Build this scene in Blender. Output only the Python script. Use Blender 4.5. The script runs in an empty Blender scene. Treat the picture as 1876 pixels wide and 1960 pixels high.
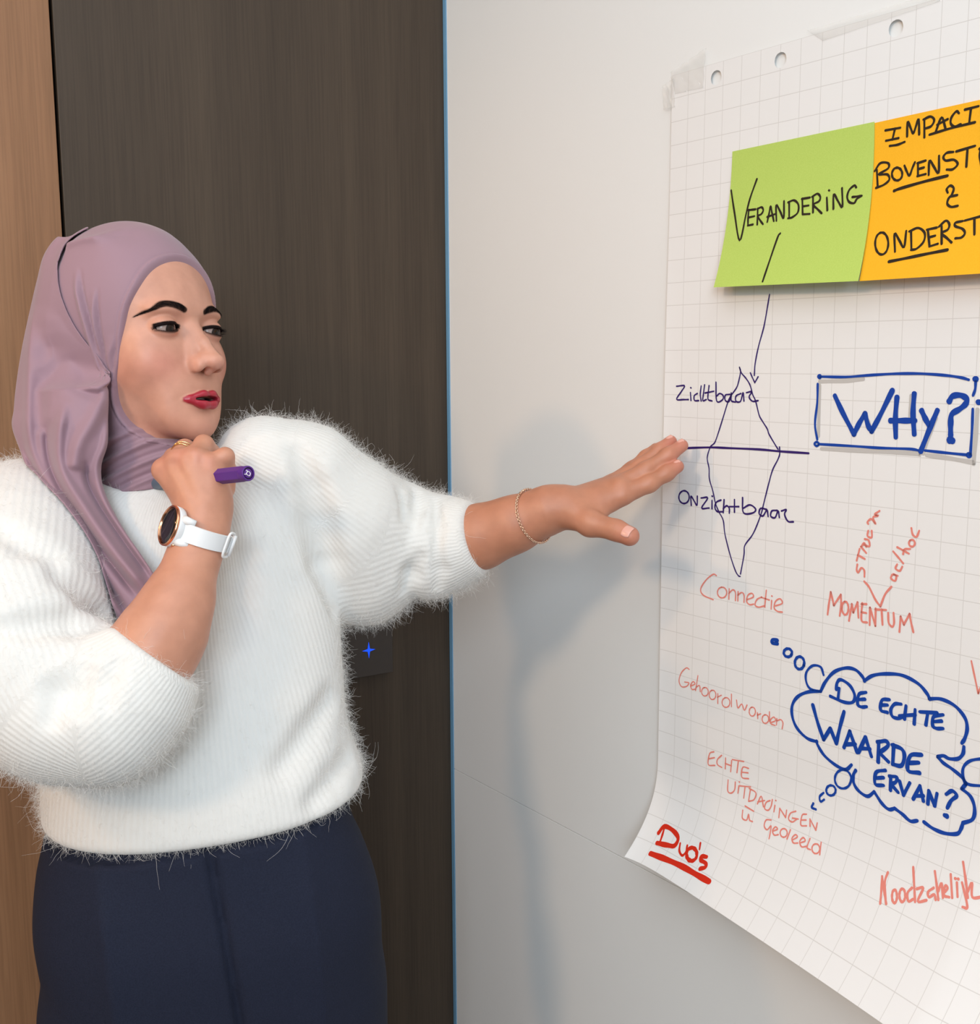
import bpy, bmesh, math, random, time
import numpy as np
from mathutils import Vector, Matrix, Euler
_T0 = time.time()
random.seed(7)
rng = np.random.default_rng(11)
SC = bpy.context.scene
COL = SC.collection

# ------------------------------------------------------------------ camera
FPX = 2100.0                       # focal length in pixels of the 1876x1960 frame
PITCH = math.radians(8.05)
ROLL = math.radians(0.30)
CAM = np.array([0.0, 0.0, 1.50])
_F = np.array([0, math.cos(PITCH), -math.sin(PITCH)])
_R0 = np.array([1.0, 0, 0]); _U0 = np.array([0, math.sin(PITCH), math.cos(PITCH)])
_R = math.cos(ROLL) * _R0 - math.sin(ROLL) * _U0
_U = math.sin(ROLL) * _R0 + math.cos(ROLL) * _U0
cam_data = bpy.data.cameras.new('camera')
cam_data.sensor_fit = 'HORIZONTAL'; cam_data.sensor_width = 36.0
cam_data.lens = 36.0 * FPX / 1876.0
cam_data.clip_start = 0.02
cam = bpy.data.objects.new('camera', cam_data); COL.objects.link(cam)
cam.matrix_world = Matrix(((_R[0], _U[0], -_F[0], CAM[0]), (_R[1], _U[1], -_F[1], CAM[1]), (_R[2], _U[2], -_F[2], CAM[2]), (0, 0, 0, 1)))
SC.camera = cam
def ray(px, py):
    return _F + _R * ((px - 938.0) / FPX) + _U * ((980.0 - py) / FPX)
def P(px, py, d):
    return CAM + ray(px, py) * d
def proj(p):
    v = np.asarray(p, float) - CAM
    d = v @ _F
    return 938.0 + FPX * (v @ _R) / d, 980.0 - FPX * (v @ _U) / d, d

# ------------------------------------------------------------------ world, exposure
SC.view_settings.view_transform = 'Standard'
SC.view_settings.look = 'None'
SC.view_settings.exposure = -0.05
SC.view_settings.gamma = 1.0
SC.view_settings.use_curve_mapping = False
world = bpy.data.worlds.new('world'); SC.world = world
world.use_nodes = True
world.node_tree.nodes['Background'].inputs[0].default_value = (0.75, 0.85, 1.0, 1)
world.node_tree.nodes['Background'].inputs[1].default_value = 0.05

# ------------------------------------------------------------------ frame of the room: board wall + dark wall
E_S = np.array([0.588, -0.809, 0.0]); E_S /= np.linalg.norm(E_S)       # along the board, towards the camera
E_Z = np.array([0, 0, 1.0])
N_W = np.array([E_S[1], -E_S[0], 0.0])                                   # board normal, into the room
G_W = np.array([-math.sin(math.radians(58)), -math.cos(math.radians(58)), 0.0])   # along the dark wall, to the left
N_D = np.array([-G_W[1], G_W[0], 0.0]);
if N_D[1] > 0: N_D = -N_D
_w = P(1285, 690, 1.255); W_O = np.array([_w[0], _w[1], 0.0])            # point of the board at the left edge of the sheet
def on_plane(px, py, o, n):
    r = ray(px, py); t = ((o - CAM) @ n) / (r @ n)
    return CAM + r * t
_c = on_plane(856, 690, W_O, N_W); CORNER = np.array([_c[0], _c[1], 0.0])

# ------------------------------------------------------------------ lights
def area(name, loc, target, size, size_y, power, color):
    d = bpy.data.lights.new(name, 'AREA'); d.shape = 'RECTANGLE'; d.size = size; d.size_y = size_y
    d.energy = power; d.color = color
    o = bpy.data.objects.new(name, d); COL.objects.link(o)
    o.location = loc
    o.rotation_euler = (Vector(target) - Vector(loc)).to_track_quat('-Z', 'Y').to_euler()
    return o
def spot(name, loc, target, power, color, radius, angle, blend=0.6):
    d = bpy.data.lights.new(name, 'SPOT'); d.energy = power; d.color = color
    d.shadow_soft_size = radius; d.spot_size = math.radians(angle); d.spot_blend = blend
    o = bpy.data.objects.new(name, d); COL.objects.link(o)
    o.location = loc
    o.rotation_euler = (Vector(target) - Vector(loc)).to_track_quat('-Z', 'Y').to_euler()
    return o
area('window_daylight', (-0.15, -2.0, 2.15), (0.0, 1.2, 1.25), 1.0, 1.0, 47, (0.74, 0.88, 1.0))
spot('warm_room_lamp', (-1.30, -0.95, 2.40), (-0.1, 1.3, 1.25), 68, (1.0, 0.72, 0.48), 0.16, 110)
spot('warm_wall_lamp', (-1.75, 0.35, 2.30), (-0.62, 1.25, 1.1), 24, (1.0, 0.60, 0.32), 0.06, 70)
area('ceiling_fill', (-0.2, -0.3, 2.60), (-0.1, 0.1, 0.0), 1.9, 1.9, 24, (0.76, 0.89, 1.0))  # added soft overhead fill for the ambient light, no fixture behind it

# ------------------------------------------------------------------ helpers
def lin(c):
    c = c / 255.0
    return c / 12.92 if c <= 0.04045 else ((c + 0.055) / 1.055) ** 2.4
def rgb(r, g, b): return (lin(r), lin(g), lin(b), 1.0)
def mat(name, color, rough=0.6, metal=0.0, spec=0.5, emit=None, estr=0.0, alpha=1.0, trans=0.0):
    m = bpy.data.materials.new(name); m.use_nodes = True
    b = m.node_tree.nodes['Principled BSDF']
    b.inputs['Base Color'].default_value = color
    b.inputs['Roughness'].default_value = rough
    b.inputs['Metallic'].default_value = metal
    b.inputs['Specular IOR Level'].default_value = spec
    if emit is not None:
        b.inputs['Emission Color'].default_value = emit
        b.inputs['Emission Strength'].default_value = estr
    if alpha < 1: b.inputs['Alpha'].default_value = alpha
    if trans > 0: b.inputs['Transmission Weight'].default_value = trans
    return m
def nd(m, t, **kw):
    n = m.node_tree.nodes.new(t)
    for k, v in kw.items(): setattr(n, k, v)
    return n
def lk(m, a, b): m.node_tree.links.new(a, b)
def bsdf(m): return m.node_tree.nodes['Principled BSDF']
def ramp(m, stops):
    n = nd(m, 'ShaderNodeValToRGB')
    e = n.color_ramp.elements
    while len(e) < len(stops): e.new(0.5)
    for i, (p, c) in enumerate(stops): e[i].position = p; e[i].color = c
    return n
def noise_mat(name, c1, c2, scale=(40, 40, 2), nscale=3.0, detail=6, rough=0.5, bump=0.0, spec=0.5, coord='Object', rvar=0.0):
    m = mat(name, c1, rough, spec=spec)
    tc = nd(m, 'ShaderNodeTexCoord'); mp = nd(m, 'ShaderNodeMapping'); mp.inputs['Scale'].default_value = scale
    no = nd(m, 'ShaderNodeTexNoise'); no.inputs['Scale'].default_value = nscale; no.inputs['Detail'].default_value = detail
    r = ramp(m, [(0.3, c1), (0.7, c2)])
    lk(m, tc.outputs[coord], mp.inputs[0]); lk(m, mp.outputs[0], no.inputs['Vector'])
    lk(m, no.outputs['Fac'], r.inputs[0]); lk(m, r.outputs[0], bsdf(m).inputs['Base Color'])
    if bump:
        bp = nd(m, 'ShaderNodeBump'); bp.inputs['Strength'].default_value = bump; bp.inputs['Distance'].default_value = 0.001
        lk(m, no.outputs['Fac'], bp.inputs['Height']); lk(m, bp.outputs[0], bsdf(m).inputs['Normal'])
    return m
def mesh_obj(name, verts, faces, m=None, parent=None, smooth=False, uv=None, col=None):
    me = bpy.data.meshes.new(name)
    me.from_pydata([tuple(map(float, v)) for v in verts], [], [tuple(int(i) for i in f) for f in faces])
    return _finish(name, me, m, parent, smooth, uv, col)
def np_mesh(name, verts, quads, m=None, parent=None, smooth=True, uv=None, col=None):
    """fast mesh from numpy arrays; quads is (n,4) or (n,3)"""
    me = bpy.data.meshes.new(name)
    verts = np.asarray(verts, np.float32); quads = np.asarray(quads, np.int32); k = quads.shape[1]
    me.vertices.add(len(verts)); me.vertices.foreach_set('co', verts.ravel())
    me.loops.add(quads.size); me.loops.foreach_set('vertex_index', quads.ravel())
    me.polygons.add(len(quads)); me.polygons.foreach_set('loop_start', np.arange(len(quads), dtype=np.int32) * k)
    me.update(calc_edges=True)
    return _finish(name, me, m, parent, smooth, uv, col)
def _finish(name, me, m, parent, smooth, uv, col):
    if smooth: me.polygons.foreach_set('use_smooth', np.ones(len(me.polygons), bool))
    if uv is not None:
        l = me.uv_layers.new(name='UVMap'); vi = np.zeros(len(me.loops), np.int32); me.loops.foreach_get('vertex_index', vi)
        uv = np.asarray(uv, np.float32)
        l.data.foreach_set('uv', (uv if len(uv) == len(vi) and len(uv) != len(me.vertices) else uv[vi]).ravel())
    if col is not None:
        for cn, cv in col.items():
            a = me.color_attributes.new(cn, 'FLOAT_COLOR', 'POINT')
            cv = np.asarray(cv, np.float32)
            if cv.ndim == 1: cv = np.stack([cv, cv, cv], 1)
            a.data.foreach_set('color', np.concatenate([cv, np.ones((len(cv), 1), np.float32)], 1).ravel())
    me.update()
    o = bpy.data.objects.new(name, me); COL.objects.link(o)
    if m is not None: me.materials.append(m)
    if parent is not None: o.parent = parent
    return o
def tag(o, label=None, cat=None, group=None, kind=None):
    if label: o['label'] = label
    if cat: o['category'] = cat
    if group: o['group'] = group
    if kind: o['kind'] = kind
    return o
def empty(name, loc, label=None, cat=None, group=None):
    o = bpy.data.objects.new(name, None); COL.objects.link(o); o.location = tuple(map(float, loc))
    o.empty_display_size = 0.05
    bpy.context.view_layer.update()
    return tag(o, label, cat, group)
def adopt(o, parent):
    """parent without moving (parents here are unrotated empties)"""
    o.parent = parent; o.matrix_parent_inverse = parent.matrix_world.inverted(); return o
def box_frame(name, o, ax, ay, az, lx, ly, lz, m, parent=None, bevel=0.0):
    """box from corner o along axes ax, ay, az with lengths"""
    o = np.asarray(o, float); ax, ay, az = (np.asarray(a, float) for a in (ax, ay, az))
    v = [o + ax * lx * i + ay * ly * j + az * lz * k for k in (0, 1) for j in (0, 1) for i in (0, 1)]
    f = [(0, 2, 3, 1), (4, 5, 7, 6), (0, 1, 5, 4), (2, 6, 7, 3), (0, 4, 6, 2), (1, 3, 7, 5)]
    ob = mesh_obj(name, v, f, m)
    bm = bmesh.new(); bm.from_mesh(ob.data); bmesh.ops.recalc_face_normals(bm, faces=bm.faces)
    if bevel:
        bmesh.ops.bevel(bm, geom=bm.edges[:], offset=bevel, segments=3, affect='EDGES', profile=0.5)
    bm.to_mesh(ob.data); bm.free()
    if parent is not None: adopt(ob, parent)
    return ob
def catmull(pts, n=8, closed=False):
    p = np.asarray(pts, float)
    if len(p) < 3: return p if not n else np.array([p[0] + (p[-1] - p[0]) * t for t in np.linspace(0, 1, max(2, n))])
    q = np.vstack([p[-1:], p, p[:2]]) if closed else np.vstack([2 * p[0] - p[1], p, 2 * p[-1] - p[-2]])
    out = []
    m = len(p) if closed else len(p) - 1
    t = np.linspace(0, 1, n, endpoint=False)[:, None]
    for i in range(m):
        a, b, c, d = q[i], q[i + 1], q[i + 2], q[i + 3]
        out.append(0.5 * (2 * b + (c - a) * t + (2 * a - 5 * b + 4 * c - d) * t ** 2 + (3 * b - a - 3 * c + d) * t ** 3))
    out = np.vstack(out)
    return out if closed else np.vstack([out, p[-1:]])
def tube(pts, rad, seg=10, closed=False, caps=True):
    """verts, quads/tris of a tube along pts with per-point radius (list of faces)"""
    p = np.asarray(pts, float); n = len(p)
    r = np.full(n, rad, float) if np.isscalar(rad) else np.asarray(rad, float)
    if closed: tg = np.roll(p, -1, 0) - np.roll(p, 1, 0)
    else: tg = np.gradient(p, axis=0)
    tg /= np.linalg.norm(tg, axis=1)[:, None] + 1e-12
    a = np.array([0, 0, 1.0]) if abs(tg[0, 2]) < 0.9 else np.array([1.0, 0, 0])
    u = np.cross(tg[0], a); u /= np.linalg.norm(u)
    V = []
    for i in range(n):
        u = u - tg[i] * (u @ tg[i]); u /= np.linalg.norm(u); w = np.cross(tg[i], u)
        for k in range(seg):
            an = 2 * math.pi * k / seg
            V.append(p[i] + r[i] * (math.cos(an) * u + math.sin(an) * w))
    Fc = []
    for i in range(n if closed else n - 1):
        j = (i + 1) % n
        for k in range(seg):
            k2 = (k + 1) % seg
            Fc.append((i * seg + k, i * seg + k2, j * seg + k2, j * seg + k))
    if not closed and caps:
        Fc.append(tuple(range(seg))[::-1]); Fc.append(tuple((n - 1) * seg + k for k in range(seg)))
    return V, Fc
# ================================================================== the room
def wall_pt(s, z, off=0.0, o=None):
    return (W_O if o is None else o) + E_S * s + E_Z * z + N_W * off
S_C = float((CORNER - W_O) @ E_S)                      # s of the corner (negative)
seam_z = float(on_plane(1050, 1567, W_O, N_W)[2])
m_board = noise_mat('whiteboard_glass', rgb(240, 239, 236), rgb(242, 241, 238), (1, 1, 1), 2.0, 3, 0.32, spec=0.45)
m_seam = mat('board_seam', rgb(150, 150, 150), 0.8)
ROOM_S, ROOM_B, ROOM_H = 4.2, 3.6, 2.75
wr = box_frame('wall_right', wall_pt(S_C - 0.05, 0.0, -0.02), E_S, E_Z, -N_W, ROOM_S, ROOM_H, 0.08, m_seam); tag(wr, kind='structure')
box_frame('board_panel', wall_pt(S_C + 0.0075, seam_z + 0.0005, -0.02), E_S, E_Z, N_W, ROOM_S - 0.06, ROOM_H - seam_z - 0.001, 0.02, m_board, wr, 0.0004)
box_frame('board_panel', wall_pt(S_C + 0.0075, 0.0, -0.02), E_S, E_Z, N_W, ROOM_S - 0.06, seam_z - 0.0005, 0.02, m_board, wr, 0.0004)
m_trim = mat('blue_edge', rgb(112, 160, 194), 0.4)
t1 = box_frame('trim_1', wall_pt(S_C + 0.0005, 0.0, -0.015), E_S, E_Z, N_W, 0.0070, ROOM_H, 0.0165, m_trim); tag(t1, kind='structure')

# dark wood wall and the lighter wood panel beside it
def wood(name, c1, c2, c3, rough, spec=0.4):
    m = mat(name, c1, rough, spec=spec)
    tc = nd(m, 'ShaderNodeTexCoord')
    mp = nd(m, 'ShaderNodeMapping'); mp.inputs['Scale'].default_value = (14, 14, 0.35)
    n1 = nd(m, 'ShaderNodeTexNoise'); n1.inputs['Scale'].default_value = 1.0; n1.inputs['Detail'].default_value = 8; n1.inputs['Distortion'].default_value = 0.6
    mp2 = nd(m, 'ShaderNodeMapping'); mp2.inputs['Scale'].default_value = (420, 420, 9)
    n2 = nd(m, 'ShaderNodeTexNoise'); n2.inputs['Scale'].default_value = 1.0; n2.inputs['Detail'].default_value = 4
    lk(m, tc.outputs['Object'], mp.inputs[0]); lk(m, mp.outputs[0], n1.inputs['Vector'])
    lk(m, tc.outputs['Object'], mp2.inputs[0]); lk(m, mp2.outputs[0], n2.inputs['Vector'])
    r = ramp(m, [(0.30, c1), (0.52, c2), (0.72, c3)])
    lk(m, n1.outputs['Fac'], r.inputs[0])
    mx = nd(m, 'ShaderNodeMix'); mx.data_type = 'RGBA'; mx.blend_type = 'MULTIPLY'; mx.inputs['Factor'].default_value = 0.5
    r2 = ramp(m, [(0.35, (0.74, 0.74, 0.74, 1)), (0.6, (1.06, 1.06, 1.06, 1))])
    lk(m, n2.outputs['Fac'], r2.inputs[0])
    lk(m, r.outputs[0], mx.inputs['A']); lk(m, r2.outputs[0], mx.inputs['B']); lk(m, mx.outputs['Result'], bsdf(m).inputs['Base Color'])
    bp = nd(m, 'ShaderNodeBump'); bp.inputs['Strength'].default_value = 0.12; bp.inputs['Distance'].default_value = 0.0005
    lk(m, n2.outputs['Fac'], bp.inputs['Height']); lk(m, bp.outputs[0], bsdf(m).inputs['Normal'])
    return m
m_dark = wood('dark_wood', rgb(66, 55, 45), rgb(73, 61, 50), rgb(84, 71, 58), 0.5, 0.3)
m_oak = wood('warm_wood', rgb(132, 95, 66), rgb(144, 104, 74), rgb(156, 116, 84), 0.5, 0.35)
m_black = mat('gap_black', rgb(18, 16, 15), 0.9)
_g = on_plane(109, 220, CORNER, N_D); B_GAP = float((_g - CORNER) @ G_W)
wb = box_frame('wall_back', CORNER + G_W * -0.05 - N_D * 0.03, G_W, E_Z, -N_D, ROOM_B, ROOM_H, 0.06, m_black); tag(wb, kind='structure')
box_frame('dark_wood_panel', CORNER + G_W * 0.001 - N_D * 0.03, G_W, E_Z, N_D, B_GAP - 0.003, ROOM_H, 0.03, m_dark, wb, 0.0008)
box_frame('warm_wood_panel', CORNER + G_W * (B_GAP + 0.002) - N_D * 0.03, G_W, E_Z, N_D, ROOM_B - B_GAP - 0.06, ROOM_H, 0.03, m_oak, wb, 0.0008)

# the rest of the room (behind the camera)
m_wall = mat('painted_wall', rgb(214, 208, 200), 0.9)
m_floor = noise_mat('floor_carpet', rgb(112, 104, 98), rgb(128, 120, 112), (60, 60, 60), 4, 4, 0.95)
fl_c = [CORNER - E_S * 0.1 - G_W * 0.1, CORNER + E_S * ROOM_S - G_W * 0.1, CORNER + E_S * ROOM_S + G_W * ROOM_B, CORNER + G_W * ROOM_B - E_S * 0.1]
fl = mesh_obj('floor', [c + E_Z * z for z in (0, -0.05) for c in fl_c], [(0, 1, 2, 3), (7, 6, 5, 4), (0, 4, 5, 1), (1, 5, 6, 2), (2, 6, 7, 3), (3, 7, 4, 0)], m_floor); tag(fl, kind='structure')
ce = mesh_obj('ceiling', [c + E_Z * (ROOM_H + z) for z in (0.05, 0) for c in fl_c], [(0, 1, 2, 3), (7, 6, 5, 4), (0, 4, 5, 1), (1, 5, 6, 2), (2, 6, 7, 3), (3, 7, 4, 0)], m_wall); tag(ce, kind='structure')
w3 = box_frame('wall_front', CORNER + E_S * (ROOM_S - 0.06), G_W, E_Z, E_S, ROOM_B, ROOM_H, 0.06, m_wall); tag(w3, kind='structure')
w4 = box_frame('wall_left', CORNER + G_W * (ROOM_B - 0.06), E_S, E_Z, G_W, ROOM_S, ROOM_H, 0.06, m_wall); tag(w4, kind='structure')

# touch switch on the dark wall
sw_c = on_plane(699, 1241, CORNER, N_D) + N_D * 0.0
sw = empty('touch_switch', sw_c, 'dark square touch switch plate with a glowing blue star, on the dark wood wall', 'switch')
m_sw = mat('switch_plate', rgb(64, 56, 51), 0.5)
box_frame('back_box', sw_c - G_W * 0.037 - E_Z * 0.037, G_W, E_Z, N_D, 0.074, 0.074, 0.004, m_black, sw)
box_frame('plate', sw_c - G_W * 0.039 - E_Z * 0.039 + N_D * 0.004, G_W, E_Z, N_D, 0.078, 0.078, 0.008, m_sw, sw, 0.001)
m_star = mat('blue_led', rgb(10, 70, 220), 0.5, emit=rgb(10, 80, 255), estr=1.0)
sv = []
for k in range(8):
    r_ = 0.0105 if k % 2 == 0 else 0.0024
    an = k * math.pi / 4
    sv.append((r_ * math.cos(an), r_ * math.sin(an) * 1.15))
cen = sw_c + N_D * 0.0121
V = [cen + N_D * h - G_W * x + E_Z * y for h in (-0.0005, 0.0004) for x, y in sv] + [cen + N_D * 0.0004]
Fc = [(i, (i + 1) % 8, 8 + (i + 1) % 8, 8 + i) for i in range(8)] + [(8 + i, 8 + (i + 1) % 8, 16) for i in range(8)]
adopt(mesh_obj('star_light', V, Fc, m_star), sw)['label'] = 'glowing blue four-pointed star'
# ================================================================== sheets on the board
class Sheet:
    """a sheet hung on the board: (s, z) in the board plane plus an offset along the normal"""
    def __init__(self, off, base=0.0): self.off = off; self.base = base
    def p3(self, s, z, lift=0.0): return wall_pt(s, z, self.base + self.off(s, z) + lift)
    def sz(self, px, py):
        d = self.base
        for _ in range(14):
            p = on_plane(px, py, W_O + N_W * d, N_W)
            s = float((p - W_O) @ E_S); z = float(p[2])
            d = 0.5 * d + 0.5 * (self.base + self.off(s, z))
        return s, z
def sstep(x): x = min(1.0, max(0.0, x)); return x * x * (3 - 2 * x)
# --- flip chart sheet
_p0 = Sheet(lambda s, z: 0.0, 0.003)
PS0, PZ1 = _p0.sz(1288, 145)
PW = 0.68
PZ0 = PZ1 - 0.895
def paper_off(s, z):
    u = (s - PS0) / PW; v = (z - PZ0)                          # v: height above the bottom edge
    c = max(0.0, 1 - v / (0.11 + 0.15 * min(u, 0.6)))
    amt = 0.043 + 0.10 * min(max(u, 0.0), 0.6) + 0.010 * math.exp(-max(u, 0.0) / 0.05)
    wav = 0.0012 * math.sin(u * 9 + 1.0) * sstep((PZ1 - z) / 0.3)
    side = 0.003 * math.exp(-u / 0.03) * sstep((PZ1 - z - 0.1) / 0.3)
    return amt * c ** 2.3 + wav + 0.0012 + side
paper = Sheet(paper_off, 0.003)
m_paper = mat('flip_chart_paper', rgb(238, 235, 232), 0.75, spec=0.3)
def grid_lines(m, base, linec, w=0.014, fac=0.55):
    uvn = nd(m, 'ShaderNodeUVMap'); sep = nd(m, 'ShaderNodeSeparateXYZ'); lk(m, uvn.outputs[0], sep.inputs[0])
    outs = []
    for ax in ('X', 'Y'):
        f = nd(m, 'ShaderNodeMath', operation='PINGPONG'); f.inputs[1].default_value = 0.5; lk(m, sep.outputs[ax], f.inputs[0])
        c = nd(m, 'ShaderNodeMath', operation='LESS_THAN'); c.inputs[1].default_value = w if ax == 'Y' else w * 0.9; lk(m, f.outputs[0], c.inputs[0])
        outs.append(c)
    mx = nd(m, 'ShaderNodeMath', operation='MAXIMUM'); lk(m, outs[0].outputs[0], mx.inputs[0]); lk(m, outs[1].outputs[0], mx.inputs[1])
    sc = nd(m, 'ShaderNodeMath', operation='MULTIPLY'); sc.inputs[1].default_value = fac; lk(m, mx.outputs[0], sc.inputs[0])
    mix = nd(m, 'ShaderNodeMix'); mix.data_type = 'RGBA'; mix.inputs['A'].default_value = base; mix.inputs['B'].default_value = linec
    lk(m, sc.outputs[0], mix.inputs['Factor']); lk(m, mix.outputs['Result'], bsdf(m).inputs['Base Color'])
grid_lines(m_paper, rgb(238, 235, 232), rgb(196, 190, 184))
CELL = 0.005
nu, nv = int(round(PW / CELL)), int(round((PZ1 - PZ0) / CELL))
holes = []
for hx, hy in ((1371.7, 152.5), (1494.6, 117.0), (1713.7, 53.0)):
    s, z = _p0.sz(hx, hy); holes.append((int(round((s - PS0) / CELL)), int(round((z - PZ0) / CELL))))
V, UV, Fc = [], [], []
idx = {}
def pv(s, z, back):
    k = (round(s, 5), round(z, 5), back)
    if k not in idx:
        idx[k] = len(V); V.append(paper.p3(s, z, 0.0 if not back else -0.0003)); UV.append(((s - PS0) / 0.025, (PZ1 - z) / 0.025))
    return idx[k]
def inblock(i, j):
    return any(abs(i + 0.5 - a) < 2 and abs(j + 0.5 - b) < 2 for a, b in holes)
for back in (0, 1):
    for i in range(nu):
        for j in range(nv):
            if inblock(i, j): continue
            q = [pv(PS0 + (i + a) * CELL, PZ0 + (j + b) * CELL, back) for a, b in ((0, 0), (1, 0), (1, 1), (0, 1))]
            Fc.append(q[::-1] if back else q)
    for a, b in holes:
        ring = [(-2, -2), (-1, -2), (0, -2), (1, -2), (2, -2), (2, -1), (2, 0), (2, 1), (2, 2), (1, 2), (0, 2), (-1, 2), (-2, 2), (-2, 1), (-2, 0), (-2, -1)]
        o_, i_ = [], []
        for dx, dz in ring:
            o_.append(pv(PS0 + (a + dx) * CELL, PZ0 + (b + dz) * CELL, back))
            an = math.atan2(dz, dx); i_.append(pv(PS0 + a * CELL + 0.0075 * math.cos(an), PZ0 + b * CELL + 0.0075 * math.sin(an), back))
        for k in range(16):
            q = [o_[k], o_[(k + 1) % 16], i_[(k + 1) % 16], i_[k]]
            Fc.append(q[::-1] if back else q)
sheet = mesh_obj('flip_chart_sheet', V, Fc, m_paper, smooth=True, uv=UV)
tag(sheet, 'large squared flip chart sheet covered in handwriting, taped to the white board', 'paper')
# --- sticky notes
def make_note(name, tl, tr, bl, br, lift, color, label, base):
    fl = Sheet(lambda s, z: 0.0, base)
    a = np.array(fl.sz(*tl)); b = np.array(fl.sz(*tr))
    up = Sheet(lambda s, z: 0.0, base + lift)
    c = np.array(up.sz(*bl)); d = np.array(up.sz(*br))
    h = a[1] - c[1]
    def off(s, z):
        zt = a[1] + (b[1] - a[1]) * (s - a[0]) / (b[0] - a[0])
        return lift * max(0.0, (zt - z) / h) ** 2.2
    sh = Sheet(off, base)
    NU, NV = 24, 24
    V, Fc = [], []
    for back in (0, 1):
        for j in range(NV + 1):
            for i in range(NU + 1):
                u, v = i / NU, j / NV
                q = (a * (1 - u) + b * u) * (1 - v) + (c * (1 - u) + d * u) * v
                V.append(sh.p3(q[0], q[1], -0.0002 * back))
    n = (NU + 1) * (NV + 1)
    for back in (0, 1):
        for j in range(NV):
            for i in range(NU):
                q = [back * n + j * (NU + 1) + i, back * n + j * (NU + 1) + i + 1, back * n + (j + 1) * (NU + 1) + i + 1, back * n + (j + 1) * (NU + 1) + i]
                Fc.append(q if back else q[::-1])
    m = noise_mat(name + '_paper', color[0], color[1], (900, 900, 900), 1, 2, 0.8, 0.05, 0.2)
    o = mesh_obj(name, V, Fc, m, smooth=True)
    tag(o, label, 'sticky note', 'sticky notes on the flip chart')
    return o, sh
note_g, sh_g = make_note('sticky_note', (1402, 290), (1674, 233), (1366, 550), (1645, 538), 0.022, (rgb(184, 208, 100), rgb(192, 214, 108)),
                         'square lime green sticky note with one handwritten word', 0.0068)
note_o, sh_o = make_note('sticky_note', (1671, 236), (1962, 172), (1645, 538), (1955, 519), 0.020, (rgb(250, 180, 36), rgb(254, 186, 44)),
                         'orange sticky note with underlined handwriting beside the lime green one', 0.0060)
# --- handwriting
m_ink = {k: mat('ink_' + k, c, 0.55, spec=0.3) for k, c in dict(
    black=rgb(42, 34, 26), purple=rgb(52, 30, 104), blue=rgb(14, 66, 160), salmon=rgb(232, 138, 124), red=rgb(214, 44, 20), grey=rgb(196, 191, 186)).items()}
CR = {1: (1256, 0, 3.0258), 2: (1256, 540, 3.0258), 3: (1236, 960, 2.931), 4: (1176, 1200, 2.680), 5: (1136, 1500, 2.535)}
def ell(cx, cy, rx, ry, a0=0.3):
    return [(cx + rx * math.cos(a0 + t), cy + ry * math.sin(a0 + t)) for t in np.linspace(0, 2 * math.pi * 1.02, 13)]
def dot(x, y, r=3.0): return [(x - r, y - r * 0.4), (x + r, y + r * 0.4)]
def write(name, parent, sh, crop, ink, w_px, strokes, lift=0.0004):
    ox, oy, k = CR[crop]
    V, Fc = [], []
    for st in strokes:
        w = w_px
        if isinstance(st, tuple) and isinstance(st[1], list): w, st = st
        if len(st) == 2: c = catmull(st, 4)
        else: c = catmull(st, 5)
        q = np.array([sh.sz(ox + x / k, oy + y / k) for x, y in c])
        keep = [0]
        for i in range(1, len(q)):
            if np.linalg.norm(q[i] - q[keep[-1]]) > 0.0004: keep.append(i)
        q = q[keep]
        if len(q) < 2: q = np.vstack([q[0] - 0.0008, q[0] + 0.0008])
        tg = np.gradient(q, axis=0); tg /= np.linalg.norm(tg, axis=1)[:, None] + 1e-9
        nn = np.stack([-tg[:, 1], tg[:, 0]], 1)
        hw = 0.5 * w * 0.80 / 1000.0
        # round ends
        q = np.vstack([q[0] - tg[0] * hw, q[0] - tg[0] * hw * 0.6, q, q[-1] + tg[-1] * hw * 0.6, q[-1] + tg[-1] * hw])
        nn = np.vstack([nn[:1], nn[:1], nn, nn[-1:], nn[-1:]])
        ww = np.full(len(q), hw); ww[[0, -1]] = hw * 0.35; ww[[1, -2]] = hw * 0.85
        ww *= 1 + 0.10 * np.sin(np.arange(len(q)) * 0.9 + random.random() * 6)
        b0 = len(V)
        for i in range(len(q)):
            for sg in (-1, 1):
                s, z = q[i] + nn[i] * ww[i] * sg
                V.append(sh.p3(s, z, lift))
        for i in range(len(q) - 1):
            a = b0 + 2 * i
            Fc.append((a, a + 1, a + 3, a + 2))
    o = mesh_obj(name, V, Fc, m_ink[ink])
    o.parent = parent
    return o
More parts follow.
